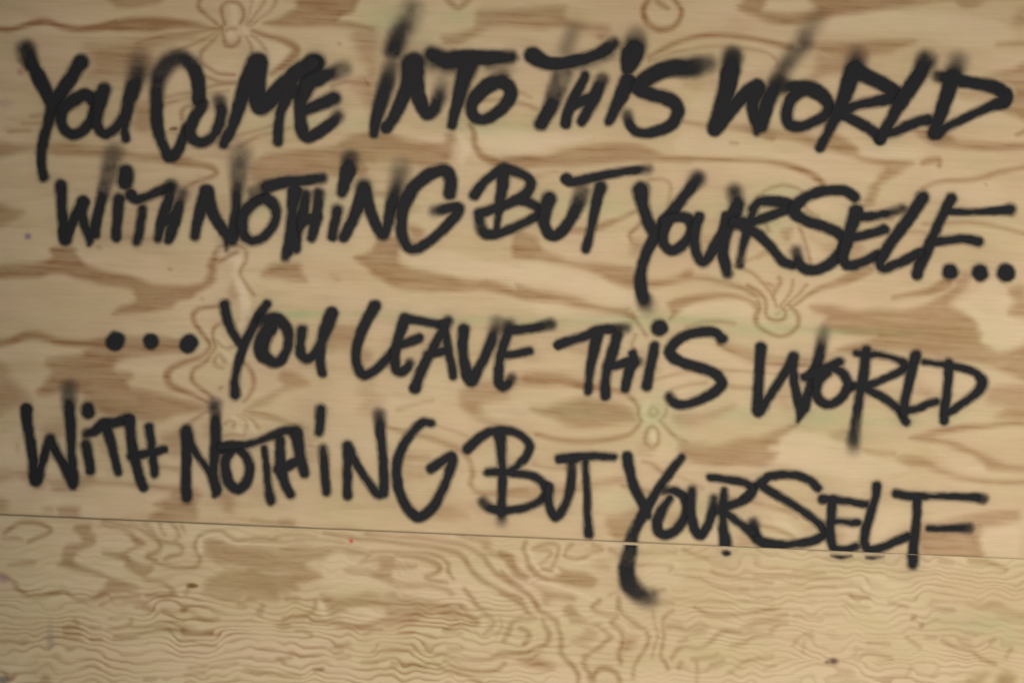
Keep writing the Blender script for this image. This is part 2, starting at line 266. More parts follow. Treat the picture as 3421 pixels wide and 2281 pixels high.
 ('L', [('D4', [(1175,580,42,1,20),(1160,690,38),(1122,820,40),(1082,950,40),(1065,1060,46),(1095,1132,40),(1190,1125,40),(1320,1072,38),(1440,1022,36)])]),
 ('F', [('D4', [(1340,645,40),(1460,672,38),(1600,672,32),(1800,672,30),(2000,680,36),(2100,690,48,.92,22)]),
        ('D4', [(1525,690,44),(1525,820,38),(1512,950,40),(1497,1080,42),(1490,1200,46)]),
        ('D4', [(1630,950,28),(1750,955,28),(1880,950,36),(1980,950,46,.92,22)])])]),
]
# what the spray left on the lower sheet, below the joint
LOWER_MARKS = [
 ('stroke', 'curved tail of the letter Y below the joint', [('E3', [(1118,345,60,.95),(1114,400,60,.95),(1090,490,68,.93,24),(1080,600,72,.92,26),(1108,710,80,.9,32),(1185,790,72,.88,38),(1250,835,64,.8,44),(1285,860,52,.5,50)]),
                                                        ('E3', [(1250,800,40,.6,36),(1310,800,40,.6,40)])], 368),
 ('spatter', 'small black foot of the letter R below the joint', [('D3', [(2030,1162,12,.85,16),(2055,1168,22,.95,14),(2075,1168,16,.9,14)])], None),
 ('spatter', 'thin black sliver of the letter E below the joint', [('D4', [(780,1192,10,.6,14),(860,1203,14,.9,14),(950,1192,10,.6,14)])], None),
 ('spatter', 'thin black sliver of the letter L below the joint', [('D4', [(1090,1210,11,.75,14),(1150,1212,14,.85,14),(1230,1196,10,.5,16)])], None),
 ('stroke', 'short foot of the letter F below the joint', [('D4', [(1490,1160,46),(1490,1264,44,.95,25)])], None),
]
# ---------------------------------------------------------------- latewood figure of the two sheets
# P = patch (closed outline), K = grain line (x, y, half width); then strength[, edge softness in px]
UP = [
# top left, round the first knot
('K','F1',[(-20,192,15),(70,195,16),(150,172,15),(250,148,18),(320,148,18),(400,175,16),(520,192,17),(640,185,22),(760,160,26)],.62),
('P','F1',[(620,175),(760,135),(850,112),(1000,112),(1150,125),(1280,145),(1385,182),(1380,196),(1250,190),(1120,190),(1000,212),(850,205),(740,200)],.7),
('P','F1',[(700,-30),(1060,-30),(1045,18),(960,30),(880,45),(760,50),(730,20)],.45),
('K','F1',[(1400,195,9),(1300,210,14),(1200,228,16),(1080,238,16),(980,262,14),(900,285,20)],.45),
('P','F1',[(560,300),(700,285),(850,270),(1000,255),(1180,235),(1330,205),(1250,245),(1080,285),(1010,330),(990,420),(970,500),(840,530),(700,540),(560,520),(600,420)],.5,20),
('K','F1',[(1470,160,8),(1450,100,8),(1452,50,9),(1490,18,9),(1555,20,9),(1590,60,9),(1592,110,8),(1572,150,7)],.6),
('K','F1',[(1455,190,9),(1462,250,10),(1480,295,11),(1520,308,10),(1560,285,9),(1568,250,6)],.6),
('K','F1',[(1480,205,7),(1500,190,8),(1540,190,6)],.5),
('K','F1',[(1430,170,7),(1400,140,9),(1350,100,9),(1300,45,11),(1310,0,12),(1330,-30,10)],.55),
('K','F1',[(1450,175,12),(1430,190,10),(1400,185,8)],.6),
('K','F1',[(1430,205,7),(1380,235,8),(1320,265,8),(1260,290,8),(1190,320,7),(1130,345,6)],.5),
('K','F1',[(1440,215,7),(1400,265,9),(1350,310,9),(1310,355,10),(1320,410,10),(1370,450,9),(1430,485,9),(1530,492,9)],.5),
('K','F1',[(1340,500,9),(1440,540,9),(1540,545,9)],.42),
('K','F1',[(1605,160,5),(1625,100,6),(1645,40,7),(1650,-20,7)],.42),
('K','F1',[(1620,165,5),(1670,95,6),(1710,40,7),(1740,-20,8)],.45),
('K','F1',[(1640,175,5),(1700,125,7),(1760,75,10),(1800,20,12),(1810,-20,12)],.4),
('P','A2',[(100,212),(220,170),(330,110),(410,50),(400,-40),(900,-40),(905,90),(800,140),(780,185),(900,205),(1080,245),(1085,285),(900,258),(700,240),(420,238),(240,235)],.58),
('K','A2',[(10,270,14),(120,310,18),(260,350,22),(360,395,30),(390,440,34),(350,510,34),(270,580,26),(180,645,18)],.5),
('K','F1',[(1610,245,5),(1645,300,7),(1650,350,7)],.4),
('K','F1',[(1640,235,5),(1700,275,7),(1740,330,7),(1752,370,6)],.4),
('K','F1',[(1085,640,9),(1180,620,10),(1290,600,10),(1400,565,10),(1530,545,9)],.42),
('K','F1',[(1020,720,9),(1150,660,10),(1260,635,10),(1380,610,10),(1490,600,8)],.35),
('P','F1',[(850,690),(930,680),(1010,685),(1010,760),(995,850),(920,855),(865,820),(880,760)],.5,12),
('P','F1',[(870,770),(1000,790),(1010,860),(900,850)],.35,14),
('K','F1',[(1255,695,9),(1215,700,10),(1190,735,13),(1190,780,11)],.5),
('K','F1',[(1120,845,9),(1150,843,11)],.75,5),
('K','F1',[(1100,865,8),(1190,885,9)],.35),
('K','F1',[(200,765,7),(290,760,7)],.42,5),('K','F1',[(150,812,8),(290,800,7)],.35,5),('K','F1',[(60,862,10),(200,850,9)],.32,6),
('P','F1',[(-30,930),(120,945),(260,960),(420,930),(600,955),(760,975),(900,1010),(1100,1010),(1250,1040),(1250,1085),(1050,1065),(850,1040),(640,1030),(400,1020),(250,985),(120,1000),(0,1035),(-30,1038)],.5,9),
('K','F1',[(1150,1060,22),(1300,1075,20),(1385,1095,19),(1415,1130,17),(1370,1165,14),(1290,1195,13),(1220,1225,12)],.5),
('P','F1',[(1640,1120),(1680,1050),(1760,1000),(1900,985),(2060,975),(2200,960),(2400,935),(2400,1140),(2250,1150),(2100,1140),(1930,1150),(1800,1170),(1660,1175)],.5,9),
('K','F1',[(1660,1165,10),(1850,1140,9),(2050,1110,9),(2300,1090,9)],.3),
('K','F1',[(1480,900,8),(1600,880,9),(1720,850,9),(1830,800,8)],.35),
('K','F1',[(1580,955,9),(1680,900,10),(1790,875,9),(1900,840,7)],.35),
('P','F2',[(-60,1040),(0,985),(70,930),(150,890),(300,868),(430,900),(560,935),(720,935),(735,880),(790,860),(800,920),(780,1010),(740,1090),(600,1100),(450,1070),(300,1075),(150,1090),(0,1120),(-60,1140)],.5,10),
('P','F2',[(0,1120),(200,1090),(420,1080),(500,1100),(430,1130),(200,1120)],.3,16),
('K','F2',[(905,820,16),(930,880,18),(935,950,18),(985,1020,22),(1070,1060,24)],.5),
('P','F2',[(1000,1020),(1080,1050),(1150,1035),(1270,1020),(1400,1025),(1500,990),(1600,970),(1750,950),(1900,940),(2010,950),(2100,985),(2180,1020),(2280,1030),(2352,1032),(2352,1062),(2200,1060),(2080,1055),(1900,1062),(1700,1085),(1500,1095),(1300,1095),(1150,1110),(1060,1075)],.52,8),
('K','F3',[(-20,1035,13),(200,1045,13),(450,1052,13),(650,1060,13),(800,1082,16),(920,1120,20),(990,1160,22),(1030,1200,18)],.5),
# top middle
('P','A3',[(-220,90),(-60,85),(0,95),(200,78),(480,55),(560,75),(540,130),(560,170),(700,200),(930,225),(935,290),(860,345),(790,290),(600,250),(450,245),(300,262),(0,245),(-100,250),(-190,290),(-260,330),(-400,400),(-500,395),(-520,320),(-380,290),(-260,240),(-250,150)],.48,10),
('K','A2',[(1690,-20,25),(1760,45,24),(1810,70,20),(1860,40,24),(1920,-20,25)],.45),
('K','F2',[(2070,0,16),(2040,55,17),(2045,115,18),(2080,165,18),(2150,195,19),(2230,180,17),(2275,130,15),(2285,70,14),(2250,15,13),(2220,-20,12)],.58),
('K','F2',[(2110,-15,16),(2135,15,16),(2170,40,14),(2200,55,9)],.45),
('K','A2',[(760,380,8),(770,385,8)],.5),
('P','A2',[(920,260),(1060,250),(1120,290),(1110,420),(1080,500),(1090,600),(1080,760),(1090,860),(1060,940),(980,880),(950,780),(880,740),(920,690),(1010,650),(980,540),(930,440),(880,320)],.45,18),
('K','A2',[(990,700,16),(1020,740,22)],.55,9),
('K','F2',[(0,565,10),(80,540,10),(190,530,10)],.4),
('P','F2',[(150,580),(240,620),(280,660),(270,720),(220,700)],.3,16),
('K','F2',[(1210,600,8),(1300,640,8)],.3),('K','F2',[(1190,670,14),(1280,690,14),(1340,715,12)],.4),
('K','F2',[(950,660,14),(1100,650,12)],.35),
# top right
('K','F3',[(-100,370,14),(0,318,14),(110,268,14),(230,236,15),(350,228,15),(470,238,16),(600,262,16),(720,285,17),(820,305,18)],.52),
('K','F3',[(-100,400,12),(50,350,10),(250,312,8),(400,310,7),(560,325,8),(680,355,9),(735,400,10),(735,440,8)],.3),
('P','F3',[(930,285),(1050,275),(1200,275),(1400,262),(1600,265),(1640,275),(1560,310),(1480,345),(1350,360),(1320,395),(1200,400),(1080,370),(990,330)],.5,10),
('P','F3',[(990,330),(1150,380),(1260,420),(1180,470),(1060,500),(980,560),(890,560),(960,480),(1000,420)],.38,14),
('P','F3',[(480,60),(510,10),(530,-40),(660,-40),(655,20),(635,75),(700,90),(830,95),(950,75),(1000,40),(1010,-40),(2352,-40),(2300,-10),(1800,10),(1600,35),(1450,60),(1280,90),(1100,110),(960,145),(820,165),(700,150),(600,120)],.58,9),
('P','F3',[(1890,-30),(2130,-30),(2080,30),(2000,55),(1930,40)],.45),
('P','F3',[(2300,90),(2360,60),(2380,170),(2290,165)],.35,14),
('K','F3',[(2180,290,12),(2360,285,16)],.25,12),
('P','F3',[(2080,505),(2180,480),(2270,455),(2400,420),(2400,770),(2290,755),(2210,725),(2180,690),(2250,655),(2290,620),(2270,570),(2180,520)],.5,10),
('P','F3',[(1940,610),(2080,600),(2180,630),(2100,660),(1960,650)],.35,12),
('K','F3',[(120,800,10),(250,818,12),(400,828,13),(560,845,22),(700,885,34)],.38),
('P','F3',[(560,840),(700,840),(860,860),(1000,900),(1080,870),(1160,900),(1240,950),(1270,990),(1290,1025),(1400,1045),(1520,1050),(1600,1055),(1630,1072),(1590,1100),(1530,1140),(1460,1180),(1420,1210),(1390,1280),(1360,1340),(1300,1350),(1320,1280),(1350,1220),(1400,1150),(1440,1110),(1350,1070),(1250,1040),(1120,1000),(980,960),(840,915),(700,900),(600,880)],.5,9),
('P','F3',[(1640,860),(1720,845),(1850,880),(1920,925),(2100,930),(2200,942),(2380,945),(2380,980),(2200,985),(2050,985),(1900,965),(1780,955),(1700,910)],.55,9),
('K','F3',[(2310,880,6),(2380,850,12)],.5),
('K','F3',[(1690,1070,16),(1730,1055,20),(1790,1050,18),(1800,1090,11)],.42),
('K','F3',[(1690,1235,10),(1760,1205,12),(1850,1188,13),(1980,1178,13),(2100,1158,15),(2200,1128,14),(2380,1095,14)],.45),
('K','F3',[(440,936,9),(475,938,8)],.35),('K','F3',[(2100,1195,6),(2108,1210,6)],.3),
('P','F3',[(120,540),(330,530),(350,560),(200,580)],.3,16),
# left middle
('P','B1',[(-280,1120),(-120,1100),(0,1105),(120,1085),(190,1040),(200,960),(380,950),(430,1050),(500,1115),(620,1155),(800,1190),(920,1225),(1040,1268),(1180,1285),(1350,1285),(1480,1268),(1540,1230),(1570,1170),(1555,1100),(1570,1050),(1610,1030),(1640,1060),(1630,1150),(1625,1230),(1570,1290),(1460,1350),(1400,1400),(1290,1430),(1240,1480),(1150,1500),(1000,1520),(860,1530),(730,1535),(760,1490),(880,1450),(930,1400),(900,1330),(800,1300),(660,1285),(520,1250),(400,1225),(300,1190),(180,1185),(80,1215),(-60,1225),(-280,1230)],.6,8),
('K','B1',[(1600,1070,18),(1615,1010,18),(1650,960,17),(1740,935,15),(1830,950,16),(1885,1000,16),(1880,1080,13),(1840,1140,10),(1835,1200,10),(1880,1270,10),(1920,1320,11),(1960,1370,10)],.42),
('K','B1',[(1650,1080,15),(1720,1040,17),(1800,1000,17)],.45),
('P','B1',[(1740,1300),(1775,1260),(1795,1330),(1800,1420),(1740,1420),(1720,1380)],.35,12),
('P','B1',[(2020,1200),(2060,1140),(2130,1095),(2260,1085),(2360,1100),(2390,1200),(2420,1255),(2300,1258),(2150,1235),(2040,1225)],.52,10),
('P','B1',[(640,880),(760,830),(850,800),(900,830),(1000,860),(1100,890),(1000,920),(820,905),(640,905)],.35,14),
('K','B1',[(1220,1145,10),(1230,1150,9)],.35),('K','B1',[(1500,1405,8),(1510,1408,8)],.35),('K','B1',[(600,950,14),(620,960,12)],.3),
('P','F1',[(-30,1340),(80,1362),(170,1388),(120,1430),(0,1480),(-30,1480)],.48,10),
('P','B1',[(1230,430),(1400,370),(1500,330),(1450,460),(1300,520)],.3,18),
('P','B1',[(1640,540),(1740,530),(1740,700),(1690,760),(1620,640)],.25,18),
('P','B1',[(700,660),(960,640),(950,760),(800,760)],.22,18),
# lower left, round the two knots
('K','G1',[(-20,490,22),(60,475,22),(150,438,24),(230,430,24),(300,445,22),(400,475,22),(540,488,22),(680,478,28)],.5),
('P','G1',[(300,590),(420,570),(530,560),(560,520),(640,470),(760,445),(920,440),(1080,445),(1180,470),(1200,500),(1170,540),(1050,550),(900,565),(790,590),(740,640),(780,670),(850,680),(860,710),(830,730),(860,775),(960,790),(1080,815),(1200,850),(1330,882),(1385,900),(1360,920),(1250,935),(1160,950),(1080,985),(960,985),(850,960),(700,955),(600,880),(520,800),(420,780),(340,820),(250,820),(290,740),(340,680),(310,640)],.56,10),
('P','G1',[(-30,620),(40,660),(80,720),(130,770),(190,830),(120,880),(40,920),(-30,930)],.45,16),
('P','G1',[(270,1040),(420,1010),(420,1080),(300,1120)],.35,16),
('K','G1',[(1460,240,9),(1370,248,10),(1300,262,12),(1268,300,14),(1275,350,15),(1310,400,13),(1350,450,12),(1375,500,11),(1350,540,11),(1290,580,11),(1200,610,13),(1125,645,18),(1095,690,22),(1110,745,22),(1170,785,17),(1260,820,13),(1350,862,10)],.52),
('K','G1',[(1475,345,8),(1425,360,9),(1398,400,9),(1395,460,9),(1410,510,8),(1370,560,9),(1340,605,10),(1275,650,11),(1252,695,12),(1275,745,12),(1340,795,12),(1385,830,10)],.5),
('K','G1',[(1470,600,9),(1430,560,10),(1405,580,11),(1410,620,11),(1460,640,11)],.4),
('K','G1',[(1420,470,8),(1480,520,10),(1540,500,8)],.35),
('K','G1',[(1440,775,7),(1452,768,6)],.5),
('K','G1',[(1595,610,10),(1640,660,13),(1662,720,15),(1655,780,13),(1625,830,11),(1600,860,10)],.45),
('P','G1',[(1610,915),(1700,850),(1790,800),(1850,760),(1830,700),(1850,660),(1950,680),(2020,740),(1980,770),(1870,800),(1780,860),(1690,900)],.42,10),
('K','G1',[(1610,925,8),(1720,945,10),(1830,980,11),(1920,1015,12),(2010,1040,12)],.36),
('P','G1',[(1900,1020),(2030,1030),(2060,1120),(2050,1220),(2010,1240),(1990,1120)],.3,16),
('K','G1',[(1480,1010,8),(1510,995,8),(1540,1005,8),(1530,1030,8)],.4),
('K','G1',[(1560,960,6),(1610,990,7),(1620,1040,8),(1600,1090,7)],.32),('K','G1',[(1600,950,6),(1660,990,7),(1690,1040,8)],.32),
('K','G1',[(1440,1090,8),(1520,1080,9),(1600,1090,8)],.35),
('K','G1',[(1355,925,10),(1300,965,11),(1240,1010,12),(1180,1060,14)],.45),
('P','G1',[(1060,1100),(1150,1060),(1220,1040),(1190,1120),(1180,1200),(1120,1210)],.4,14),
('P','G1',[(1340,1020),(1390,1030),(1400,1090),(1350,1090)],.3,12),
('P','G1',[(-30,1330),(100,1320),(180,1310),(240,1330),(300,1400),(240,1440),(120,1360),(0,1390),(-30,1390)],.42,12),
('P','G1',[(280,1360),(420,1370),(560,1350),(650,1380),(800,1385),(940,1400),(1100,1420),(1250,1440),(1180,1460),(1000,1430),(850,1415),(650,1410),(480,1440),(360,1450)],.45,10),
('K','G1',[(1030,1290,12),(1180,1308,14)],.35),
('P','D1',[(1310,1290),(1330,1240),(1400,1190),(1350,1160),(1480,1090),(1480,1030),(1600,1000),(1720,1030),(1760,1090),(1710,1150),(1720,1230),(1690,1300),(1500,1300)],.5,10),
('P','D1',[(1920,1090),(2000,1050),(2040,1120),(2030,1220),(1970,1220),(1940,1150)],.42,14),
('P','D1',[(2230,1020),(2400,1050),(2400,1110),(2240,1090)],.3,16),
('P','D1',[(380,1200),(460,1190),(470,1235),(390,1235)],.42,12),('P','D1',[(505,1190),(590,1170),(690,1180),(690,1250),(660,1280),(510,1265)],.5,10),
('P','D1',[(-40,1120),(50,1130),(60,1210),(-40,1230)],.42,12),
('P','D1',[(850,600),(1010,640),(1010,720),(900,720)],.3,18),
('K','D1',[(150,640,10),(150,690,10)],.25,12),
('P','D2',[(210,1200),(280,1160),(370,1170),(370,1220),(230,1220)],.42,10),
('K','D2',[(0,1165,10),(200,1190,14)],.2,12),
# middle
('P','B2',[(740,1050),(830,1010),(900,975),(930,890),(1000,870),(1110,870),(1140,960),(1120,1060),(1150,1100),(1240,1140),(1350,1165),(1460,1190),(1580,1215),(1690,1250),(1800,1262),(1900,1250),(2010,1275),(2150,1320),(2300,1345),(2420,1370),(2420,1420),(2250,1420),(2100,1375),(1950,1345),(1800,1330),(1650,1335),(1500,1342),(1350,1342),(1200,1335),(1080,1300),(980,1240),(900,1200),(850,1130)],.55,8),
('P','B2',[(1200,760),(1290,770),(1350,820),(1345,860),(1290,910),(1250,930),(1215,890),(1230,820)],.45,10),
('K','B2',[(540,1200,14),(600,1230,20)],.22,16),
('K','B2',[(880,490,26),(1030,490,24)],.32,12),
('P','C3',[(-200,-20),(0,30),(120,45),(250,70),(380,110),(500,150),(620,175),(740,180),(790,175),(800,230),(850,280),(820,300),(740,240),(600,220),(450,195),(300,165),(150,130),(0,125),(-200,70)],.52,8),
('K','C3',[(810,240,22),(860,310,16),(900,370,14),(930,420,12)],.42),
('P','B3',[(-60,720),(60,740),(150,780),(180,860),(260,900),(330,920),(430,965),(560,985),(700,990),(850,1010),(990,1030),(1020,1100),(1120,1140),(1260,1130),(1380,1100),(1440,1060),(1500,1050),(1520,1100),(1650,1110),(1800,1150),(1950,1190),(2040,1230),(2100,1290),(2050,1290),(1950,1230),(1800,1185),(1620,1150),(1450,1145),(1300,1170),(1180,1205),(1050,1210),(930,1200),(800,1160),(680,1090),(560,1040),(420,1005),(300,990),(150,960),(-60,940)],.5,8),
('P','B3',[(1290,1340),(1400,1290),(1550,1262),(1700,1250),(1850,1255),(1970,1285),(2060,1330),(2090,1390),(2060,1400),(1980,1330),(1850,1295),(1700,1295),(1560,1320),(1440,1370),(1340,1440),(1290,1480),(1310,1400)],.52,7),
('K','C3',[(1915,130,20),(1925,180,20),(1895,250,22),(1905,320,18),(1960,370,14),(2050,415,13),(2120,428,12),(2200,400,14),(2260,330,15),(2265,250,15),(2220,185,13),(2180,150,11)],.5),
('K','C3',[(1830,-10,14),(1920,40,14),(1975,100,15),(1985,170,15),(1985,230,14),(2020,275,12),(2090,292,12),(2150,265,12),(2160,215,11),(2120,175,9)],.5),
('K','C3',[(2000,-30,9),(2060,10,10),(2040,70,12),(2060,120,11),(2080,170,10)],.42),
('K','C3',[(2220,-60,9),(2210,20,10),(2160,100,10),(2105,170,9)],.45),
('K','C3',[(2340,-20,9),(2270,60,10),(2200,120,10),(2140,185,9)],.45),
('K','C3',[(2080,240,9),(2110,215,9)],.3),
('K','B4',[(-260,1010,12),(-120,1030,13),(-20,1080,13),(60,1150,13),(130,1230,13),(170,1300,12)],.42),
('K','B4',[(215,1125,18),(225,1165,16),(190,1220,14),(165,1280,12)],.45),
('K','B4',[(1010,1050,26),(900,1090,40),(800,1135,38),(700,1170,28),(580,1210,20),(460,1270,15),(380,1330,13),(310,1390,11)],.45),
('K','B4',[(390,690,13),(430,780,15),(460,880,15),(490,980,14)],.42),
('P','B4',[(220,710),(320,690),(310,770),(270,800)],.42,9),
('K','B4',[(420,440,14),(470,530,13),(560,590,10)],.35),
('K','B4',[(100,650,12),(120,700,14)],.42),
('K','B4',[(20,950,8),(120,890,9),(190,830,8)],.35),
('K','B4',[(20,420,10),(120,350,11),(240,310,12),(350,330,11),(420,360,9)],.38),
('P','B4',[(480,760),(620,800),(720,800),(700,900),(600,880)],.28,16),
('P','B4',[(850,830),(940,860),(880,960),(800,960)],.3,14),
('K','B4',[(1480,650,14),(1700,640,12),(1900,640,14),(2100,670,15),(2280,710,14),(2400,740,14)],.33),
('K','B4',[(900,640,12),(1200,610,12)],.3),('K','B4',[(1240,730,14),(1450,720,14),(1500,740,12)],.3),
('K','B3',[(400,700,24),(550,705,26),(680,675,28),(800,630,25),(900,590,20),(990,545,15)],.4,10),
('K','B3',[(1050,640,14),(985,705,15),(955,750,14),(975,810,14),(1010,840,12)],.45),
('P','B3',[(965,770),(1070,815),(1060,870),(1035,920),(965,905)],.36,10),
('K','B3',[(1120,270,14),(1200,260,13),(1280,275,13),(1310,330,13),(1300,420,12),(1280,480,11)],.34),
('P','B3',[(1590,750),(1700,760),(1700,830),(1600,830)],.3,16),
('K','B3',[(1960,970,8),(2080,920,9),(2150,870,8)],.36),
('K','B3',[(150,230,30),(300,190,22)],.2,16),
('K','C3',[(1300,350,16),(1400,315,18),(1550,300,18),(1700,310,16)],.34,10),
('P','C3',[(240,520),(420,490),(410,570),(320,570)],.3,16),
('K','C3',[(840,420,12),(810,500,14),(850,560,14)],.4),
('P','C3',[(900,560),(960,600),(1050,690),(1020,750),(930,650)],.3,16),
('P','C2',[(-20,480),(100,490),(225,505),(235,600),(240,680),(320,700),(370,725),(350,790),(300,830),(275,780),(250,710),(100,700),(-20,705)],.46,12),
('P','C2',[(250,1070),(300,990),(380,1000),(390,1060),(470,1130),(400,1190),(340,1250),(260,1230),(300,1150)],.28,18),
('P','C2',[(1140,1080),(1220,1020),(1320,970),(1480,965),(1620,920),(1780,888),(1950,890),(2100,920),(2250,970),(2352,1000),(2352,1030),(2200,1025),(2000,1005),(1800,1010),(1650,1020),(1560,1070),(1560,1120),(1420,1150),(1320,1180),(1310,1230),(1380,1300),(1560,1370),(1440,1370),(1290,1310),(1180,1230),(1140,1160)],.42,12),
('K','C2',[(600,1220,16),(760,1180,14),(900,1140,12)],.24,12),
('K','C3',[(-100,800,46),(50,800,46),(200,805,42),(350,845,34),(500,880,26),(650,895,22),(760,925,18),(830,980,17),(868,1050,16),(870,1110,15),(895,1160,14),(860,1220,15),(790,1285,18),(650,1315,20),(480,1335,22),(300,1340,20),(120,1320,16),(-20,1285,13)],.45),
('P','C3',[(-60,1060),(60,1055),(200,1015),(330,980),(450,985),(600,1010),(720,1025),(800,1060),(830,1110),(845,1165),(740,1180),(560,1200),(400,1218),(250,1200),(120,1130)],.5,12),
('K','C3',[(975,1060,10),(1005,1048,10),(1035,1075,10),(1035,1105,10),(1005,1120,10),(975,1100,10),(972,1065,10)],.3,6),
('K','C3',[(1060,1165,10),(1110,1120,10),(1120,1060,10)],.35),
('K','C3',[(1000,1205,12),(955,1240,14),(935,1300,16),(940,1360,16),(990,1400,15),(1040,1365,13),(1050,1300,12),(1035,1240,11),(1000,1210,11)],.42),
('P','C3',[(870,1390),(950,1370),(1010,1420),(960,1470),(880,1450)],.32,14),
('K','C3',[(1080,1190,12),(1140,1250,14),(1200,1310,16),(1290,1350,20)],.42),
('P','C3',[(1220,1370),(1300,1345),(1420,1345),(1560,1370),(1680,1345),(1800,1315),(1930,1315),(2050,1255),(2150,1225),(2240,1190),(2260,1200),(2180,1260),(2100,1330),(2080,1370),(2000,1400),(2080,1450),(2040,1510),(1940,1550),(1750,1540),(1600,1555),(1420,1540),(1290,1500),(1240,1440)],.48,10),
('P','C3',[(1180,1120),(1300,1100),(1420,1110),(1540,1060),(1690,1010),(1700,1040),(1600,1100),(1500,1150),(1350,1190),(1220,1180)],.36,14),
('K','C3',[(1560,500,16),(1680,555,18),(1800,600,20),(1950,650,20),(2100,670,20),(2352,680,20)],.4),
('K','C3',[(1010,800,12),(1150,765,14),(1300,735,14),(1450,720,12)],.3),('K','C3',[(1600,720,14),(1850,730,13),(2100,760,13),(2352,770,14)],.28),
('K','C3',[(1150,890,12),(1300,850,15),(1450,830,15)],.32),('K','C3',[(1640,860,18),(1850,880,18)],.36),
('P','C3',[(2060,900),(2180,880),(2200,1000),(2160,1060),(2080,1000)],.32,18),
# right
('P','G3',[(960,235),(1100,235),(1250,265),(1400,255),(1560,265),(1700,235),(1820,165),(1900,100),(1930,20),(2010,30),(1990,100),(1900,190),(1870,235),(1940,270),(2010,310),(2050,370),(2040,400),(2080,430),(2070,480),(2110,510),(2200,545),(2352,505),(2400,500),(2400,730),(2250,680),(2150,640),(2000,600),(1800,580),(1600,530),(1420,520),(1280,540),(1180,555),(1100,545),(1180,500),(1320,470),(1380,430),(1250,430),(1120,400),(1030,370),(1060,310),(980,270)],.48,10),
('K','G3',[(1500,185,12),(1620,165,16),(1740,140,24),(1850,90,34)],.42),
('P','G3',[(2260,140),(2352,110),(2400,300),(2260,290),(2290,220)],.42,12),
('P','G3',[(380,490),(470,500),(560,520),(680,555),(800,580),(950,570),(1080,545),(1120,570),(1000,610),(850,640),(700,645),(560,610),(450,560)],.36,14),
('P','G3',[(2100,800),(2210,760),(2400,770),(2400,990),(2280,990),(2170,970),(2220,900),(2110,870)],.4,14),
('P','G3',[(2400,985),(2250,990),(2100,1010),(1950,1015),(1800,1040),(1690,1070),(1610,1100),(1700,1125),(1820,1140),(1920,1180),(2000,1210),(2090,1260),(2120,1300),(2250,1320),(2400,1325),(2400,1285),(2250,1270),(2120,1225),(2010,1180),(1900,1130),(1800,1110),(1780,1085),(1900,1060),(2050,1045),(2250,1025),(2400,1020)],.5,8),
('K','G3',[(1310,1185,9),(1400,1200,12),(1500,1205,16)],.3),
('P','G3',[(1520,1230),(1600,1215),(1720,1240),(1800,1290),(1900,1335),(2030,1375),(1950,1380),(1820,1350),(1720,1300),(1600,1280)],.4,10),
('K','G3',[(1950,1365,12),(2100,1385,14),(2380,1395,14)],.34),
('P','G3',[(1080,1075),(1180,1045),(1210,1065),(1170,1110),(1110,1110)],.34,12),
('P','G3',[(1640,730),(1750,780),(1740,850),(1660,800)],.28,16),
('P','D4',[(1530,920),(1680,905),(1820,870),(2000,840),(2180,800),(2400,790),(2400,880),(2250,910),(2120,930),(2080,1000),(2060,1060),(2090,1140),(2090,1220),(1850,1240),(1600,1210),(1550,1110)],.45,10),
('P','D4',[(1080,650),(1250,620),(1400,650),(1350,690),(1150,690)],.25,18),
('K','D4',[(60,715,13),(200,745,15),(340,780,15),(480,850,12)],.3),('K','D4',[(150,920,15),(280,950,17),(400,1000,18),(480,1060,15)],.36),
('P','D4',[(430,900),(620,930),(650,980),(560,1000)],.25,14),
('P','D4',[(820,930),(880,1000),(860,1080),(810,1080)],.28,14),
('P','D4',[(1280,1020),(1420,940),(1450,1000),(1350,1070)],.25,16),
('K','D2',[(0,250,11),(150,280,12),(300,320,13),(420,345,16)],.36),
('K','D2',[(1180,355,16),(1330,400,20),(1500,435,20),(1650,480,22),(1780,530,24),(1860,590,22),(1910,670,20),(1935,760,22),(1915,850,22),(1960,910,20),(2060,935,22),(2200,930,28),(2400,915,28)],.36),
('K','D2',[(1300,600,30),(1420,610,30),(1550,615,22)],.26,14),('P','D2',[(1310,720),(1480,730),(1540,760),(1480,820),(1340,800)],.32,16),
('P','D2',[(1590,1080),(1720,1040),(1860,1090),(1880,1140),(1720,1160),(1600,1150)],.32,14),
('P','D2',[(440,560),(560,580),(540,640),(480,640)],.28,16),
('P','D2',[(0,900),(100,900),(220,930),(200,990),(0,980)],.28,18),
('K','D2',[(1610,340,10),(1760,390,11),(1880,430,10)],.25),
('P','D3',[(120,640),(250,600),(420,590),(440,640),(380,700),(200,700),(130,690)],.36,14),
('P','D3',[(520,600),(660,580),(880,555),(1020,520),(1150,495),(1180,560),(1050,575),(880,585),(700,640),(560,680)],.38,12),
('K','D3',[(1150,580,22),(1270,600,22),(1400,640,18)],.34),
('K','D3',[(380,390,14),(500,420,15),(660,425,14)],.28),
('P','D3',[(1000,860),(1120,825),(1250,790),(1300,800),(1260,880),(1220,960),(1180,1040),(1090,1050),(1040,980)],.42,10),
('K','D3',[(1330,370,14),(1420,400,17),(1500,460,17),(1570,500,14)],.36),
('K','D3',[(1550,480,12),(1650,500,12),(1850,600,12)],.25),
('P','D3',[(1540,850),(1630,830),(1640,920),(1560,930)],.3,14),
('P','D3',[(2150,1030),(2260,1010),(2290,1080),(2180,1100)],.34,12),
('K','D3',[(2060,680,14),(2352,740,15)],.28),
]
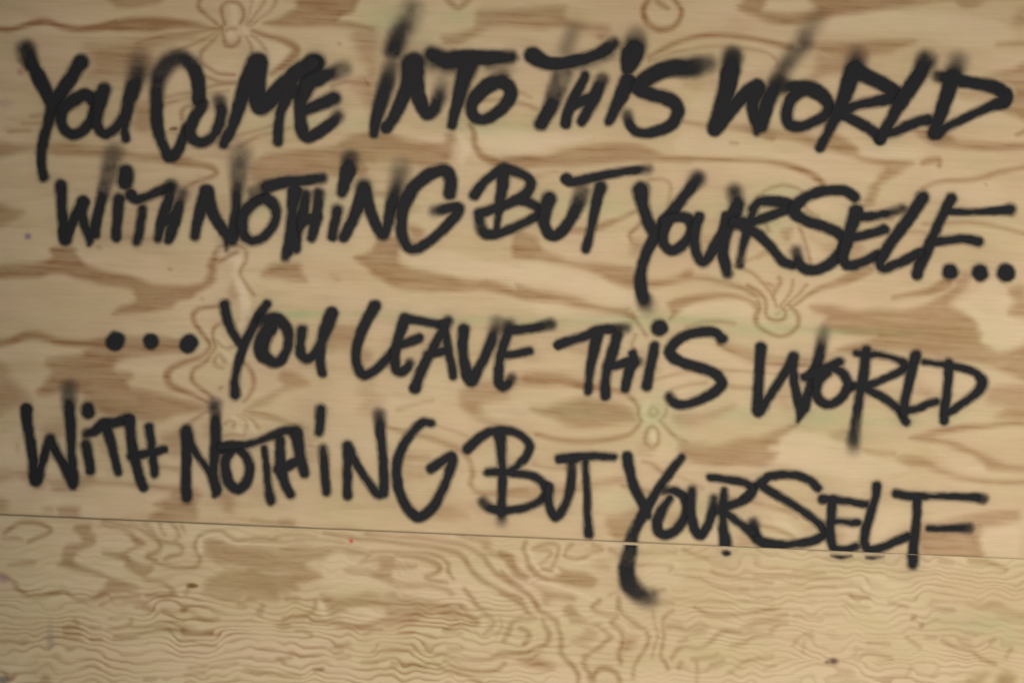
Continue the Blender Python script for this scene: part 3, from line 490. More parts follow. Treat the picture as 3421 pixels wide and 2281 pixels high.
LOW = [
# left
('K','E1',[(20,270,15),(90,215,16),(170,175,19),(270,165,20),(370,185,19),(430,230,17),(400,270,16),(320,300,17),(240,335,16)],.45),
('K','E1',[(20,310,10),(120,305,18),(180,330,10)],.28),
('P','E1',[(645,195),(720,180),(790,190),(790,250),(835,280),(825,360),(770,390),(690,420),(640,470),(650,520),(720,555),(860,600),(980,650),(1100,690),(1200,725),(1215,750),(1130,775),(1000,775),(930,800),(880,840),(820,865),(740,860),(640,850),(590,810),(540,775),(470,790),(380,820),(280,830),(200,800),(130,750),(70,690),(0,640),(-40,630),(-40,600),(30,625),(110,685),(170,755),(260,800),(380,790),(480,755),(550,755),(610,800),(700,830),(790,825),(840,780),(910,720),(930,660),(840,640),(720,605),(600,580),(480,540),(530,500),(520,440),(570,370),(680,350),(710,300),(650,240)],.5,7),
('P','E1',[(880,180),(980,200),(1080,220),(1150,255),(1190,290),(1260,350),(1230,380),(1150,410),(1110,450),(1150,500),(1240,540),(1330,545),(1310,600),(1280,650),(1350,670),(1430,690),(1490,730),(1530,770),(1530,810),(1450,825),(1350,815),(1260,815),(1260,795),(1350,785),(1440,790),(1480,775),(1430,710),(1320,690),(1260,680),(1200,630),(1130,590),(1080,550),(1080,510),(980,470),(890,450),(900,420),(1000,425),(1080,420),(1150,380),(1150,320),(1110,270),(1020,230),(900,195)],.5,7),
('K','E1',[(900,160,12),(1050,185,13),(1180,210,16),(1290,265,18),(1370,320,20),(1400,370,20),(1370,420,20),(1300,450,26),(1290,475,20),(1360,500,12)],.42),
('K','E1',[(1240,190,12),(1320,250,14),(1380,310,14),(1450,340,14),(1540,350,15),(1590,390,16),(1570,440,16),(1490,460,16),(1440,490,13)],.38),
('K','E1',[(1330,515,10),(1450,545,12),(1560,565,14),(1660,565,15),(1725,530,16),(1735,470,15),(1700,400,13),(1700,340,12),(1740,280,12),(1830,240,12),(1930,240,14),(2000,290,14),(2060,325,14),(2150,315,14),(2250,305,14),(2400,320,14)],.4),
('K','E1',[(1270,180,15),(1310,220,15),(1340,270,14)],.35),('K','E1',[(1390,180,13),(1410,240,14),(1440,280,13)],.35),('K','E1',[(1500,180,14),(1540,220,16),(1560,290,18),(1530,320,14)],.36),('K','E1',[(1580,190,12),(1610,250,13)],.3),
('P','E1',[(1775,340),(1850,310),(1930,320),(1990,355),(2080,385),(2180,375),(2280,395),(2420,420),(2420,620),(2250,610),(2120,570),(1990,545),(1890,520),(1860,475),(1780,430)],.44,10),
('P','E1',[(1775,800),(1780,720),(1800,670),(1880,630),(1960,590),(2080,575),(2200,585),(2420,640),(2420,840),(2250,835),(2130,810),(2080,850),(1950,850),(1860,820)],.42,10),
('K','E1',[(1640,720,16),(1675,718,20),(1710,722,12)],.9,5),
('K','E1',[(1640,740,14),(1620,790,14)],.35),('P','E1',[(1250,920),(1290,895),(1340,920),(1370,960),(1290,950)],.42,8),
('K','E1',[(2080,890,20),(2130,900,20)],.4),('K','E1',[(2270,960,14),(2300,890,14)],.35),
('K','E1',[(70,545,14),(170,535,18),(290,520,18)],.3),
('K','E1',[(1420,950,12),(1520,950,14),(1620,935,15),(1700,960,16),(1790,1010,16),(1900,1000,14)],.32),
('K','E1',[(930,1105,11),(1050,1090,15),(1130,1060,20),(1140,1010,14)],.36),('K','E1',[(1150,1085,14),(1300,1080,13),(1430,1060,14),(1520,1035,14),(1600,1030,12)],.34),
('K','E1',[(1000,1165,13),(1150,1160,15),(1280,1130,14),(1400,1115,14),(1520,1110,26),(1600,1130,18),(1720,1150,14),(1900,1150,14)],.36),
('K','E1',[(550,1085,13),(660,1065,18),(640,1020,14)],.36),('K','E1',[(560,1140,14),(680,1140,15)],.36),('K','E1',[(790,1190,12),(870,1190,13)],.34),
('K','E1',[(880,890,13),(1000,830,16),(1200,810,14)],.34),('K','E1',[(780,1080,8),(880,1085,9)],.3),
('K','E1',[(1560,1210,10),(1640,1195,12),(1780,1235,14),(1880,1245,12)],.32),('K','E1',[(950,1010,9),(1090,980,11)],.28),
('P','E1',[(220,1430),(380,1410),(460,1480),(440,1568),(340,1560),(300,1480)],.25,18),
('K','E1',[(1620,1500,14),(1780,1485,14)],.28),('K','E1',[(1640,1440,12),(1800,1430,12),(2060,1400,14)],.28),('K','E1',[(2140,1450,14),(2352,1490,16)],.26),('K','E1',[(1260,1540,14),(1340,1540,12)],.3),
# middle left
('P','E2',[(-60,450),(80,440),(170,430),(240,390),(400,370),(600,378),(760,372),(870,390),(960,410),(1030,445),(1000,500),(940,520),(990,450),(870,455),(780,415),(700,430),(620,480),(520,500),(480,550),(560,600),(600,650),(480,680),(400,710),(390,770),(250,790),(100,820),(-60,840)],.42,10),
('P','E2',[(950,510),(1050,480),(1120,455),(1240,470),(1250,520),(1430,540),(1400,565),(1260,570),(1220,620),(1240,670),(1330,690),(1480,700),(1600,710),(1720,745),(1770,790),(1740,810),(1680,760),(1560,740),(1400,745),(1250,730),(1150,690),(1080,650),(1020,610),(900,600),(820,590),(830,570),(960,580),(1080,580),(1120,540),(1080,510)],.45,8),
('K','E2',[(1260,440,14),(1400,460,18),(1520,490,20),(1610,525,21),(1640,565,20),(1600,605,18),(1520,635,18),(1560,665,14),(1700,690,12)],.42),
('K','E2',[(1040,420,12),(1200,420,14),(1380,425,14),(1550,440,15),(1660,475,16),(1710,530,17),(1710,590,15),(1760,660,13)],.38),
('K','E2',[(640,260,10),(800,290,12),(1000,310,14),(1200,335,15),(1400,358,17),(1600,385,19),(1780,425,21),(1860,490,22),(1900,570,22),(1970,640,22),(2060,700,20),(2200,770,20),(2352,840,18)],.4),
('K','E2',[(1000,262,10),(1250,290,12),(1450,300,15),(1620,325,17),(1800,355,18),(1930,405,20),(2030,470,22),(2070,540,22),(2130,610,22),(2240,670,24),(2352,740,22)],.4),
('P','E2',[(1800,285),(1950,290),(2080,315),(2090,390),(2160,430),(2260,450),(2300,500),(2310,570),(2400,640),(2400,690),(2300,640),(2240,570),(2200,490),(2100,455),(2020,400),(1980,350),(1880,320)],.44,9),
('K','E2',[(220,290,10),(400,270,12),(560,290,10)],.28),('K','E2',[(220,340,10),(500,320,12),(800,345,9)],.25),('K','E2',[(0,330,12),(180,340,10)],.25),
('P','E2',[(600,790),(700,808),(800,812),(920,790),(1000,770),(1100,785),(1130,810),(1170,800),(1260,780),(1300,810),(1420,830),(1560,850),(1700,875),(1840,890),(1860,920),(1850,990),(1780,1000),(1700,985),(1600,960),(1520,990),(1450,1010),(1400,1050),(1290,1060),(1180,1070),(1130,1040),(1180,980),(1150,920),(1080,905),(960,895),(850,920),(740,960),(690,960),(650,880)],.42,9),
('K','E2',[(520,1030,15),(640,1040,18),(750,1050,22),(850,1080,26),(960,1085,25),(1060,1060,22),(1160,1025,18)],.4),
('K','E2',[(555,870,16),(540,930,18),(490,980,20),(400,1000,16),(280,1010,16)],.36),
('P','E2',[(220,1065),(290,1050),(350,1080),(300,1105),(230,1090)],.38,9),('K','E2',[(390,1110,14),(450,1110,14),(520,1145,14)],.36),
('K','E2',[(50,950,16),(90,890,18)],.34),('K','E2',[(310,840,14),(400,835,14)],.3),
('K','E2',[(990,1145,11),(1060,1110,14),(1130,1105,14)],.34),('K','E2',[(1280,1130,10),(1400,1130,10)],.26),
('K','E2',[(1860,960,20),(1960,1030,24),(1940,1060,16),(1800,1060,13),(1680,1100,12)],.4),
('K','E2',[(1860,750,16),(1920,830,18),(1970,900,20),(2050,970,18),(2110,1030,20),(2080,1090,20),(2030,1140,15)],.38),
('K','E2',[(2330,1010,14),(2270,1040,18),(2240,1110,20),(2200,1190,14)],.36),('K','E2',[(2170,1000,12),(2180,1080,12),(2140,1160,12)],.28),
('K','E2',[(700,1260,11),(790,1245,13)],.36),('K','E2',[(720,1310,12),(790,1290,12)],.32),('K','E2',[(750,1350,9),(850,1335,12)],.36),('K','E2',[(970,1385,12),(1090,1385,14)],.4),
('K','E2',[(1230,1390,11),(1380,1410,13),(1500,1415,12),(1580,1395,9)],.36),('K','E2',[(550,1455,10),(610,1450,12)],.6,6),('K','E2',[(240,1365,10),(340,1350,14)],.34),
('K','E2',[(0,1470,14),(200,1495,16),(420,1500,13)],.3),('K','E2',[(1060,1295,10),(1400,1280,12),(1600,1310,14),(1800,1350,14),(2050,1370,14),(2150,1330,18),(2352,1310,18)],.34),
('K','E2',[(1680,1380,10),(1800,1430,13),(2000,1470,13),(2130,1460,16),(2210,1400,15)],.36),('K','E2',[(1600,1400,10),(1700,1460,13),(1850,1490,14),(2000,1560,14)],.34),
('K','E2',[(1720,1275,12),(1830,1280,12)],.3),('K','E2',[(1700,1130,9),(1830,1130,9)],.26),
# middle
('P','E3',[(390,670),(470,640),(500,600),(490,555),(580,580),(680,590),(750,605),(800,650),(815,690),(770,740),(700,750),(620,735),(540,720),(470,690)],.46,8),
('P','E3',[(235,690),(320,715),(420,755),(540,780),(620,810),(630,860),(540,840),(440,840),(390,870),(350,850),(330,790)],.42,9),
('P','E3',[(525,930),(560,890),(600,880),(650,930),(690,1000),(740,1035),(830,1045),(900,1090),(960,1150),(940,1190),(870,1260),(780,1310),(740,1350),(730,1400),(790,1500),(780,1568),(750,1568),(720,1470),(690,1400),(690,1330),(760,1290),(850,1230),(910,1170),(870,1110),(800,1075),(700,1060),(600,1040),(550,980)],.44,7),
('K','E3',[(265,400,13),(340,365,15),(430,350,15),(485,380,14),(478,440,14),(455,510,16),(415,580,20),(350,570,15)],.38),
('K','E3',[(300,415,12),(380,410,15),(420,440,14),(380,490,14),(330,530,14)],.34),
('K','E3',[(600,355,15),(550,410,15),(545,470,14),(630,490,13),(710,470,14),(770,430,15),(860,405,16),(790,370,15)],.36),
('P','E3',[(770,540),(830,515),(910,530),(920,580),(840,580)],.32,10),('K','E3',[(940,410,16),(1000,440,16)],.34),
('K','E3',[(200,340,16),(180,400,16),(210,470,18),(225,540,22),(270,600,24),(330,640,18),(390,665,13)],.42),
('K','E3',[(-20,440,30),(50,480,40),(80,540,36),(130,610,26),(210,640,15)],.46),
('K','E3',[(-20,600,16),(60,680,24),(140,740,20),(220,800,18),(280,870,20),(320,940,20),(400,985,20),(470,1040,20),(500,1130,20),(505,1220,20),(510,1300,20),(560,1370,20),(620,1430,20),(660,1500,18),(660,1568,16)],.42),
('K','E3',[(-20,770,16),(80,830,18),(170,890,20),(220,960,20),(280,1000,17)],.4),
('K','E3',[(10,1190,18),(50,1130,18),(70,1050,18),(140,1010,18),(240,1005,15)],.36),('K','E3',[(345,1020,18),(370,1080,20),(400,1130,22),(380,1220,20),(300,1270,16),(180,1300,16),(60,1315,15),(-40,1320,15)],.4),
('K','E3',[(150,1090,20),(210,1120,20),(225,1160,22),(190,1215,22)],.34),
('P','E3',[(140,1370),(200,1330),(290,1325),(370,1370),(460,1425),(420,1455),(320,1450),(220,1410)],.38,10),
('K','E3',[(840,850,16),(780,900,16),(820,940,14),(920,970,12),(1000,980,14),(950,1040,20),(1010,1090,18),(1050,1150,20),(1050,1230,20),(1010,1310,20),(1030,1390,16)],.4),
('P','E3',[(1050,1160),(1170,1165),(1150,1230),(1100,1270),(1040,1310),(1060,1240)],.36,10),
('P','E3',[(600,1200),(690,1150),(720,1090),(770,1080),(830,1140),(820,1170),(740,1210)],.36,10),
('K','E3',[(790,1568,18),(800,1500,20),(850,1450,20),(920,1445,20),(990,1480,20),(1020,1540,20),(1020,1600,18)],.4),
('K','E3',[(930,800,13),(1000,770,10)],.3),('K','E3',[(1010,830,22),(1015,920,22),(1060,980,18),(1130,1030,24),(1190,1075,18),(1250,1110,16),(1275,1180,16),(1250,1260,15),(1190,1340,15),(1150,1420,14),(1140,1520,14)],.36),
('K','E3',[(1480,940,14),(1420,985,16),(1395,1060,16),(1405,1150,14),(1400,1250,14),(1385,1330,14),(1430,1400,15),(1440,1450,13)],.36),
('K','E3',[(1310,960,12),(1330,1060,12),(1355,1160,12),(1330,1250,12),(1310,1340,12)],.28),
('P','E3',[(1410,1060),(1480,1035),(1560,1050),(1600,1090),(1700,1070),(1780,1080),(1740,1140),(1650,1150),(1560,1120),(1480,1090),(1430,1110)],.36,10),
('K','E3',[(1480,1350,15),(1530,1280,17),(1600,1250,15),(1720,1260,15),(1800,1220,15),(1870,1150,15),(1960,1110,16),(2080,1110,14)],.36),
('P','E3',[(2090,1100),(2150,1050),(2250,1030),(2400,1000),(2400,1030),(2250,1060),(2180,1110)],.38,9),
('K','E3',[(1990,1240,13),(2100,1220,14),(2200,1160,13),(2352,1140,12)],.3),('K','E3',[(1660,1360,12),(1820,1340,14),(1880,1310,13)],.3),('K','E3',[(1550,1210,15),(1610,1180,15)],.28),
('K','E3',[(1560,1390,14),(1540,1440,14)],.28),('K','E3',[(1690,1380,13),(1700,1450,14),(1690,1568,12)],.26),('K','E3',[(1820,1410,13),(1920,1370,14)],.28),('K','E3',[(1990,1470,12),(2120,1380,13),(2352,1330,12)],.24),
('K','E3',[(1340,860,26),(1480,860,20)],.3),('K','E3',[(1680,905,10),(1780,960,18),(1920,980,16),(2150,960,14),(2352,920,13)],.34),
('K','E3',[(1180,430,14),(1350,435,15),(1500,425,13)],.26),('K','E3',[(1180,540,12),(1400,535,12),(1470,555,18),(1460,590,12)],.28),
('K','E3',[(1580,400,15),(1680,450,15),(1780,480,12)],.3),('K','E3',[(1830,590,13),(1870,615,13),(2000,640,11),(2200,670,12),(2352,690,11)],.3),('K','E3',[(1720,660,11),(1850,720,13),(2050,740,14),(2300,740,11)],.3),
('K','E3',[(1500,610,10),(1700,660,11)],.22),('K','E3',[(1500,830,10),(1750,850,11),(2000,870,12),(2352,850,11)],.24),
('K','E3',[(1330,780,18),(1400,760,16)],.28),
# right
('K','E4',[(350,590,12),(600,600,12)],.22),('K','E4',[(0,640,12),(250,640,13),(600,655,14),(850,690,12)],.26),('K','E4',[(0,760,12),(350,730,12),(700,740,10)],.2),
('K','E4',[(840,805,13),(1000,825,14)],.3),('K','E4',[(1180,870,13),(1330,905,15)],.32),('K','E4',[(0,960,12),(150,930,13),(220,915,10)],.3),('K','E4',[(0,1030,13),(150,1010,14),(280,970,12)],.32),
('K','E4',[(360,985,12),(560,990,12)],.24),('K','E4',[(780,890,11),(1000,910,12)],.24),('K','E4',[(1550,905,12),(1740,930,16)],.3),('P','E4',[(1860,880),(2080,900),(2300,960),(2400,970),(2400,1020),(2200,1000),(2040,940)],.34,12),
('K','E4',[(1880,500,22),(2050,520,24),(2200,575,16)],.32),('K','E4',[(1620,500,16),(1720,520,13)],.3),('K','E4',[(500,420,14),(580,390,16)],.3),
('K','E4',[(1380,1000,14),(1400,995,12)],.5,6),('K','E4',[(1455,1070,11),(1470,1065,10)],.5,6),
('K','E4',[(340,1240,12),(400,1170,13),(500,1120,12)],.28),('K','E4',[(150,1100,16),(230,1050,14),(280,1040,11)],.34),('K','E4',[(420,1290,12),(440,1200,12),(520,1150,10)],.24),
('K','E4',[(880,1360,13),(1000,1310,14),(1200,1350,16)],.28),('K','E4',[(1000,1220,14),(1170,1230,14)],.28),('K','E4',[(1330,1170,14),(1450,1250,18)],.3),('K','E4',[(1510,1165,13),(1580,1170,13)],.3),
('K','E4',[(1640,1190,13),(1740,1250,18),(1880,1280,18),(1980,1350,16),(2100,1400,15)],.34),('K','E4',[(1820,1180,14),(1880,1190,14)],.26),('K','E4',[(2060,1210,14),(2100,1180,12)],.32),
('P','E4',[(2120,1500),(2200,1470),(2280,1520),(2260,1600),(2150,1600)],.5,10),('P','E4',[(1860,1520),(1960,1500),(2040,1480),(1990,1560),(1880,1560)],.42,10),
('K','E4',[(2200,1340,13),(2240,1270,15)],.28),('K','E4',[(1330,1500,12),(1370,1440,14)],.24),('K','E4',[(1560,1500,11),(1600,1450,12)],.22),('K','E4',[(100,1450,11),(180,1420,12)],.24),
]
# blue-green stain: (overview x, y, rx, ry, strength)
GREEN = [(890,45,70,38,.45),(960,90,90,40,.25),(1050,40,60,28,.4),(1105,30,160,14,.25),(700,285,110,16,.42),(840,285,60,14,.3),(1120,290,130,20,.42),(1260,285,50,14,.2),
 (600,478,36,26,.42),(690,470,60,25,.25),(750,460,40,20,.3),(930,475,70,28,.32),(1160,490,70,22,.28),(1290,470,60,30,.3),(1400,475,60,26,.35),(1540,480,70,30,.25),(1680,480,60,25,.32),(1760,510,60,30,.42),(1790,440,50,25,.35),(2000,500,120,12,.25),
 (700,722,110,10,.75),(850,725,120,12,.45),(1060,735,160,14,.5),(1250,745,100,16,.5),(1350,735,100,14,.4),(1470,735,70,22,.5),(1600,735,120,14,.6),(1760,755,110,18,.62),(1920,760,150,10,.62),(2080,765,70,10,.35),(1800,725,40,18,.45),
 (1500,950,55,40,.55),(1560,975,40,40,.4),(1330,945,110,22,.32),(1700,955,90,22,.38),(1880,960,80,26,.6),(2010,970,110,16,.45),(1960,1000,80,14,.35),(2180,960,60,14,.25),
 (1440,1155,50,24,.35),(1620,1165,40,30,.3),(2260,1435,80,30,.45),(2180,1420,60,26,.3),(2320,1470,40,24,.35)]
GREEN += [(1640,905,35,30,.3)]
# small paint marks: (overview x, y, rx, ry, (r, g, b), strength)
MARKS = [(47,165,8,9,(.32,.08,.10),.5),(60,160,8,7,(.32,.10,.12),.45),(64,543,8,8,(.10,.09,.16),.7),(806,1242,5.2,5.6,(.50,.04,.04),.85),(6,1330,14,11,(.28,.15,.17),.6),
 (113,1470,10,20,(.17,.155,.14),.45),(112,1440,7,22,(.2,.17,.14),.2),(1915,1518,12,8,(.105,.055,.033),.95),(1902,1520,8,5,(.13,.07,.04),.8),(1916,1517,5,4,(.05,.026,.018),.9),(439,1345,8,4,(.10,.055,.025),.75),(447,1346,6,3,(.12,.07,.035),.5),(400,296,8,5,(.17,.09,.045),.7),(5,1562,14,12,(.06,.05,.07),.7),(10,238,22,12,(.34,.2,.2),.35),(1055,505,20,6,(.2,.2,.16),.12),(77,880,7,9,(.2,.2,.2),.0)]

# pale, resin-free early wood beside knots and checks
PALE = [
('K','B1',[(1700,1040,30),(1800,1060,30),(1810,1130,26),(1790,1190,22),(1810,1260,24),(1850,1340,28),(1880,1430,34),(1890,1530,30)],.75),
('K','C1',[(1280,60,26),(1320,150,34),(1340,260,36),(1345,400,26),(1320,500,22)],.7),
('K','F1',[(1520,60,22),(1530,110,24),(1540,150,16)],.5),('K','F1',[(1500,205,12),(1520,240,14)],.5),
('K','F1',[(1600,200,10),(1620,120,9),(1660,40,10),(1690,-20,10)],.6),('K','F1',[(1640,190,10),(1720,120,10),(1790,30,12)],.45),
('K','F1',[(1620,220,8),(1680,300,10),(1720,370,10)],.5),
('P','F1',[(1700,280),(1840,290),(1870,340),(1830,400),(1780,460),(1760,400),(1720,330)],.45),
('K','G1',[(1500,1000,14),(1560,970,14),(1620,1000,14),(1670,1060,12)],.6),('K','G1',[(1560,1040,14),(1590,1090,12)],.55),
('K','G1',[(1440,460,14),(1490,560,14),(1510,600,12)],.4),('K','G1',[(1420,590,8),(1440,600,8)],.4),
('P','F2',[(950,880),(1050,860),(1250,850),(1500,880),(1700,900),(1500,950),(1300,1000),(1120,1020),(1020,980)],.55),
('K','F2',[(840,900,20),(870,970,26),(850,1050,26)],.55),('K','F2',[(570,915,8),(680,920,9),(740,905,7)],.5),
('P','F3',[(640,20),(800,0),(1000,-10),(980,40),(860,75),(720,70)],.35),
('P','F3',[(1150,70),(1500,80),(2100,120),(2300,240),(2000,320),(1650,240),(1300,220),(1050,190)],.35),
('P','F3',[(100,880),(500,900),(700,960),(800,1040),(500,1010),(100,1000)],.3),
('P','F3',[(1290,970),(1500,960),(1700,1000),(1600,1040),(1400,1030)],.4),
('P','B2',[(1150,1010),(1350,980),(1600,1000),(1900,1080),(2200,1150),(2350,1250),(2100,1280),(1800,1220),(1500,1170),(1250,1110)],.45),
('P','B3',[(0,1000),(300,1030),(600,1110),(900,1230),(1000,1330),(700,1290),(300,1200),(0,1180)],.45),
('P','B3',[(1350,1400),(1600,1340),(1900,1330),(2030,1420),(1900,1480),(1500,1480)],.4),
('P','C3',[(0,150),(300,210),(700,280),(600,310),(200,270),(0,260)],.35),
('P','C2',[(1350,1180),(1650,1180),(1900,1220),(1700,1270),(1450,1280)],.45),
('K','C3',[(940,1000,22),(900,1100,20),(960,1170,18),(1060,1180,18)],.45),('K','C3',[(1000,1280,26),(1005,1340,22)],.55),
('P','G3',[(1900,250),(2000,170),(2150,60),(2250,130),(2260,300),(2352,340),(2352,480),(2200,520),(2080,470),(2060,380),(1960,280)],.5),
('P','G3',[(700,1100),(900,1060),(1150,1120),(1350,1220),(1600,1300),(1300,1380),(900,1310),(700,1240)],.45),
('P','G3',[(1750,1160),(2050,1260),(2100,1330),(1900,1290)],.35),
('P','D4',[(2090,1000),(2250,960),(2400,940),(2400,1200),(2150,1190),(2080,1100)],.4),
('P','D4',[(250,840),(380,850),(560,960),(450,990),(300,920)],.4),
('K','E1',[(1740,430,20),(1735,350,18),(1790,290,18),(1900,280,16),(1990,330,15),(2080,355,15),(2200,345,14),(2352,350,12)],.5),
('K','E2',[(0,628,14),(180,625,16),(340,620,14)],.6),('K','E2',[(0,400,10),(160,405,11)],.45),('K','E2',[(220,390,12),(400,350,11),(700,350,11)],.4),
('K','E2',[(600,870,26),(620,950,24),(660,1000,20)],.45),('K','E2',[(1160,835,12),(1290,822,13)],.5),('K','E2',[(1320,880,18),(1410,930,22),(1400,990,18)],.45),
('K','E2',[(390,500,14),(560,505,14)],.45),('P','E2',[(640,480),(900,450),(950,500),(800,560),(900,620),(1000,680),(700,760),(560,720),(620,620)],.3),('P','E2',[(780,960),(950,920),(1130,940),(1120,1010),(950,1050),(800,1020)],.35),
('K','E3',[(230,420,14),(280,560,16),(360,610,14),(460,590,13)],.4),('K','E3',[(520,360,12),(520,480,14),(640,520,12),(800,470,12)],.4),
('K','E3',[(160,680,14),(320,690,12),(480,730,13),(650,790,13),(790,850,13)],.45),('K','E3',[(900,345,14),(1050,365,14),(1250,370,10)],.35),
('P','E3',[(1250,540),(1450,480),(1600,600),(1500,740),(1350,740),(1230,660)],.3),
]
# ================================================================ numeric helpers
def _hash(ix, iy, seed):
    h = (ix.astype(np.int64) * 374761393 + iy.astype(np.int64) * 668265263 + seed * 1442695041) & 0x7fffffff
    h = ((h ^ (h >> 13)) * 1274126177) & 0x7fffffff
    return ((h ^ (h >> 16)) & 0xffff) / 65535.0
def vnoise(x, y, seed=0):
    ix, iy = np.floor(x), np.floor(y)
    fx, fy = x - ix, y - iy
    fx = fx * fx * fx * (fx * (fx * 6 - 15) + 10); fy = fy * fy * fy * (fy * (fy * 6 - 15) + 10)
    a, b = _hash(ix, iy, seed), _hash(ix + 1, iy, seed)
    c, d = _hash(ix, iy + 1, seed), _hash(ix + 1, iy + 1, seed)
    return (a + (b - a) * fx) * (1 - fy) + (c + (d - c) * fx) * fy
def fbm(x, y, seed=0, octaves=3):
    s, amp, tot = 0.0, 1.0, 0.0
    for o in range(octaves):
        s = s + amp * vnoise(x * 2 ** o + 17.3 * o, y * 2 ** o - 9.1 * o, seed + o); tot += amp; amp *= 0.5
    return s / tot - 0.5
def sstep(a, b, v):
    t = np.clip((v - a) / (b - a), 0, 1); return t * t * (3 - 2 * t)

def spline(pts, closed=False, step=5.0):
    """Catmull-Rom through the points (any number of columns), about one sample per `step`."""
    P = np.asarray(pts, float)
    n = len(P)
    if n == 1: return P
    if n == 2 and not closed:
        m = max(2, int(np.hypot(*(P[1, :2] - P[0, :2])) / step) + 1)
        return P[0] + (P[1] - P[0]) * np.linspace(0, 1, m)[:, None]
    if closed: Q = np.vstack([P[-1], P, P[0], P[1]]); segs = n
    else: Q = np.vstack([2 * P[0] - P[1], P, 2 * P[-1] - P[-2]]); segs = n - 1
    out = []
    for i in range(segs):
        a, b, c, d = Q[i], Q[i + 1], Q[i + 2], Q[i + 3]
        m = max(2, int(np.hypot(*(c[:2] - b[:2])) / step) + 1)
        t = np.linspace(0, 1, m, endpoint=False)[:, None]
        tau = 0.42
        m1, m2 = tau * (c - a), tau * (d - b)
        h = ((2 * t ** 3 - 3 * t ** 2 + 1) * b + (t ** 3 - 2 * t ** 2 + t) * m1 + (-2 * t ** 3 + 3 * t ** 2) * c + (t ** 3 - t ** 2) * m2)
        out.append(h)
    if not closed: out.append(P[-1:])
    return np.vstack(out)

def ribbon(x, y, pts, profile):
    """Largest profile(distance, columns) over the segments of a sampled stroke."""
    best = np.zeros_like(x)
    C = pts[:, 2:]
    if len(pts) == 1: pts = np.vstack([pts, pts + 1e-3]); C = pts[:, 2:]
    for i in range(len(pts) - 1):
        ax, ay = pts[i, :2]; bx, by = pts[i + 1, :2]
        reach = max(C[i, 0], C[i + 1, 0]) + 70
        dx, dy = bx - ax, by - ay
        L2 = dx * dx + dy * dy + 1e-9
        t = np.clip(((x - ax) * dx + (y - ay) * dy) / L2, 0, 1)
        d = np.hypot(x - ax - t * dx, y - ay - t * dy)
        best = np.maximum(best, profile(d, [C[i, k] + t * (C[i + 1, k] - C[i, k]) for k in range(C.shape[1])]))
    return best

def paint_profile(d, c):
    r, a, s = c
    return a * sstep(-1.0, 1.0, (r - d) / (s * 1.12))
def haze_profile(d, c):
    r, a, s = c
    return (0.5 * a + 0.05) * np.exp(-(np.maximum(d - r, 0) / (17 + 0.9 * s)) ** 1.2)
def line_profile(d, c):
    w, a, s = c
    return a * sstep(-1.0, 1.0, (w - d) / s)

def stroke_xy(view, pts, k_soft=1.15):
    x0, y0, s = VIEW[view]
    rows = []
    for p in pts:
        a = p[3] if len(p) > 3 else 0.97
        so = p[4] if len(p) > 4 else 20
        rows.append((x0 + p[0] * s, y0 + p[1] * s, p[2] * s + {'A': 3.4, 'B': 2.6}.get(view[0], 1.6), a, so * s * k_soft))
    return spline(rows, step=6.0)

class Field:
    """Scalar maps over one sheet: a grid that is fine where the camera looks, coarse beyond."""
    def __init__(self, pa, qa):
        self.p, self.q = pa, qa
        self.P, self.Q = np.meshgrid(pa, qa)
        self.X, self.Y = pq_to_xy(self.P, self.Q)
    def window(self, x0, x1, y0, y1):
        c = [xy_to_pq(x, y) for x in (x0, x1) for y in (y0, y1)]
        ps, qs = [a for a, b in c], [b for a, b in c]
        i0, i1 = np.searchsorted(self.p, [min(ps), max(ps)]); j0, j1 = np.searchsorted(self.q, [min(qs), max(qs)])
        return (slice(max(j0 - 1, 0), j1 + 1), slice(max(i0 - 1, 0), i1 + 1))
    def add_line(self, F, pts, a, soft, WX, WY):
        x0, y0, s = VIEW[pts[0]]
        rows = [(x0 + p[0] * s, y0 + p[1] * s, p[2] * s * 1.12, min(a * 1.12, 1.0), soft) for p in pts[1]]
        sm = spline(rows, step=9.0)
        m = max(r[2] for r in rows) + soft + 24
        w = self.window(sm[:, 0].min() - m, sm[:, 0].max() + m, sm[:, 1].min() - m, sm[:, 1].max() + m)
        if F[w].size == 0: return
        F[w] = np.maximum(F[w], ribbon(WX[w], WY[w], sm, line_profile)) * 0.75 + 0.25 * (1 - (1 - F[w]) * (1 - ribbon(WX[w], WY[w], sm, line_profile)))
    def add_patch(self, F, view, poly, a, soft, WX, WY):
        a = min(a, 1.0)
        x0, y0, s = VIEW[view]
        sm = spline([(x0 + x * s, y0 + y * s) for x, y in poly], closed=True, step=12.0)
        m = soft + 24
        w = self.window(sm[:, 0].min() - m, sm[:, 0].max() + m, sm[:, 1].min() - m, sm[:, 1].max() + m)
        x, y = WX[w], WY[w]
        if x.size == 0: return
        ins = np.zeros(x.shape, bool); dist = np.full(x.shape, 1e9)
        n = len(sm)
        for i in range(n):
            ax, ay = sm[i]; bx, by = sm[(i + 1) % n]
            dx, dy = bx - ax, by - ay
            t = np.clip(((x - ax) * dx + (y - ay) * dy) / (dx * dx + dy * dy + 1e-9), 0, 1)
            dist = np.minimum(dist, (x - ax - t * dx) ** 2 + (y - ay - t * dy) ** 2)
            if ay != by:
                cr = (ay > y) != (by > y)
                ins ^= cr & (x < dx * (y - ay) / dy + ax)
        sd = np.where(ins, np.sqrt(dist), -np.sqrt(dist))
        # latewood is a little denser along the rim of a patch than in its middle
        body = sstep(-soft, soft, sd) * (0.86 + 0.14 * np.exp(-np.maximum(sd, 0) / 22.0))
        F[w] = np.maximum(F[w], a * body)

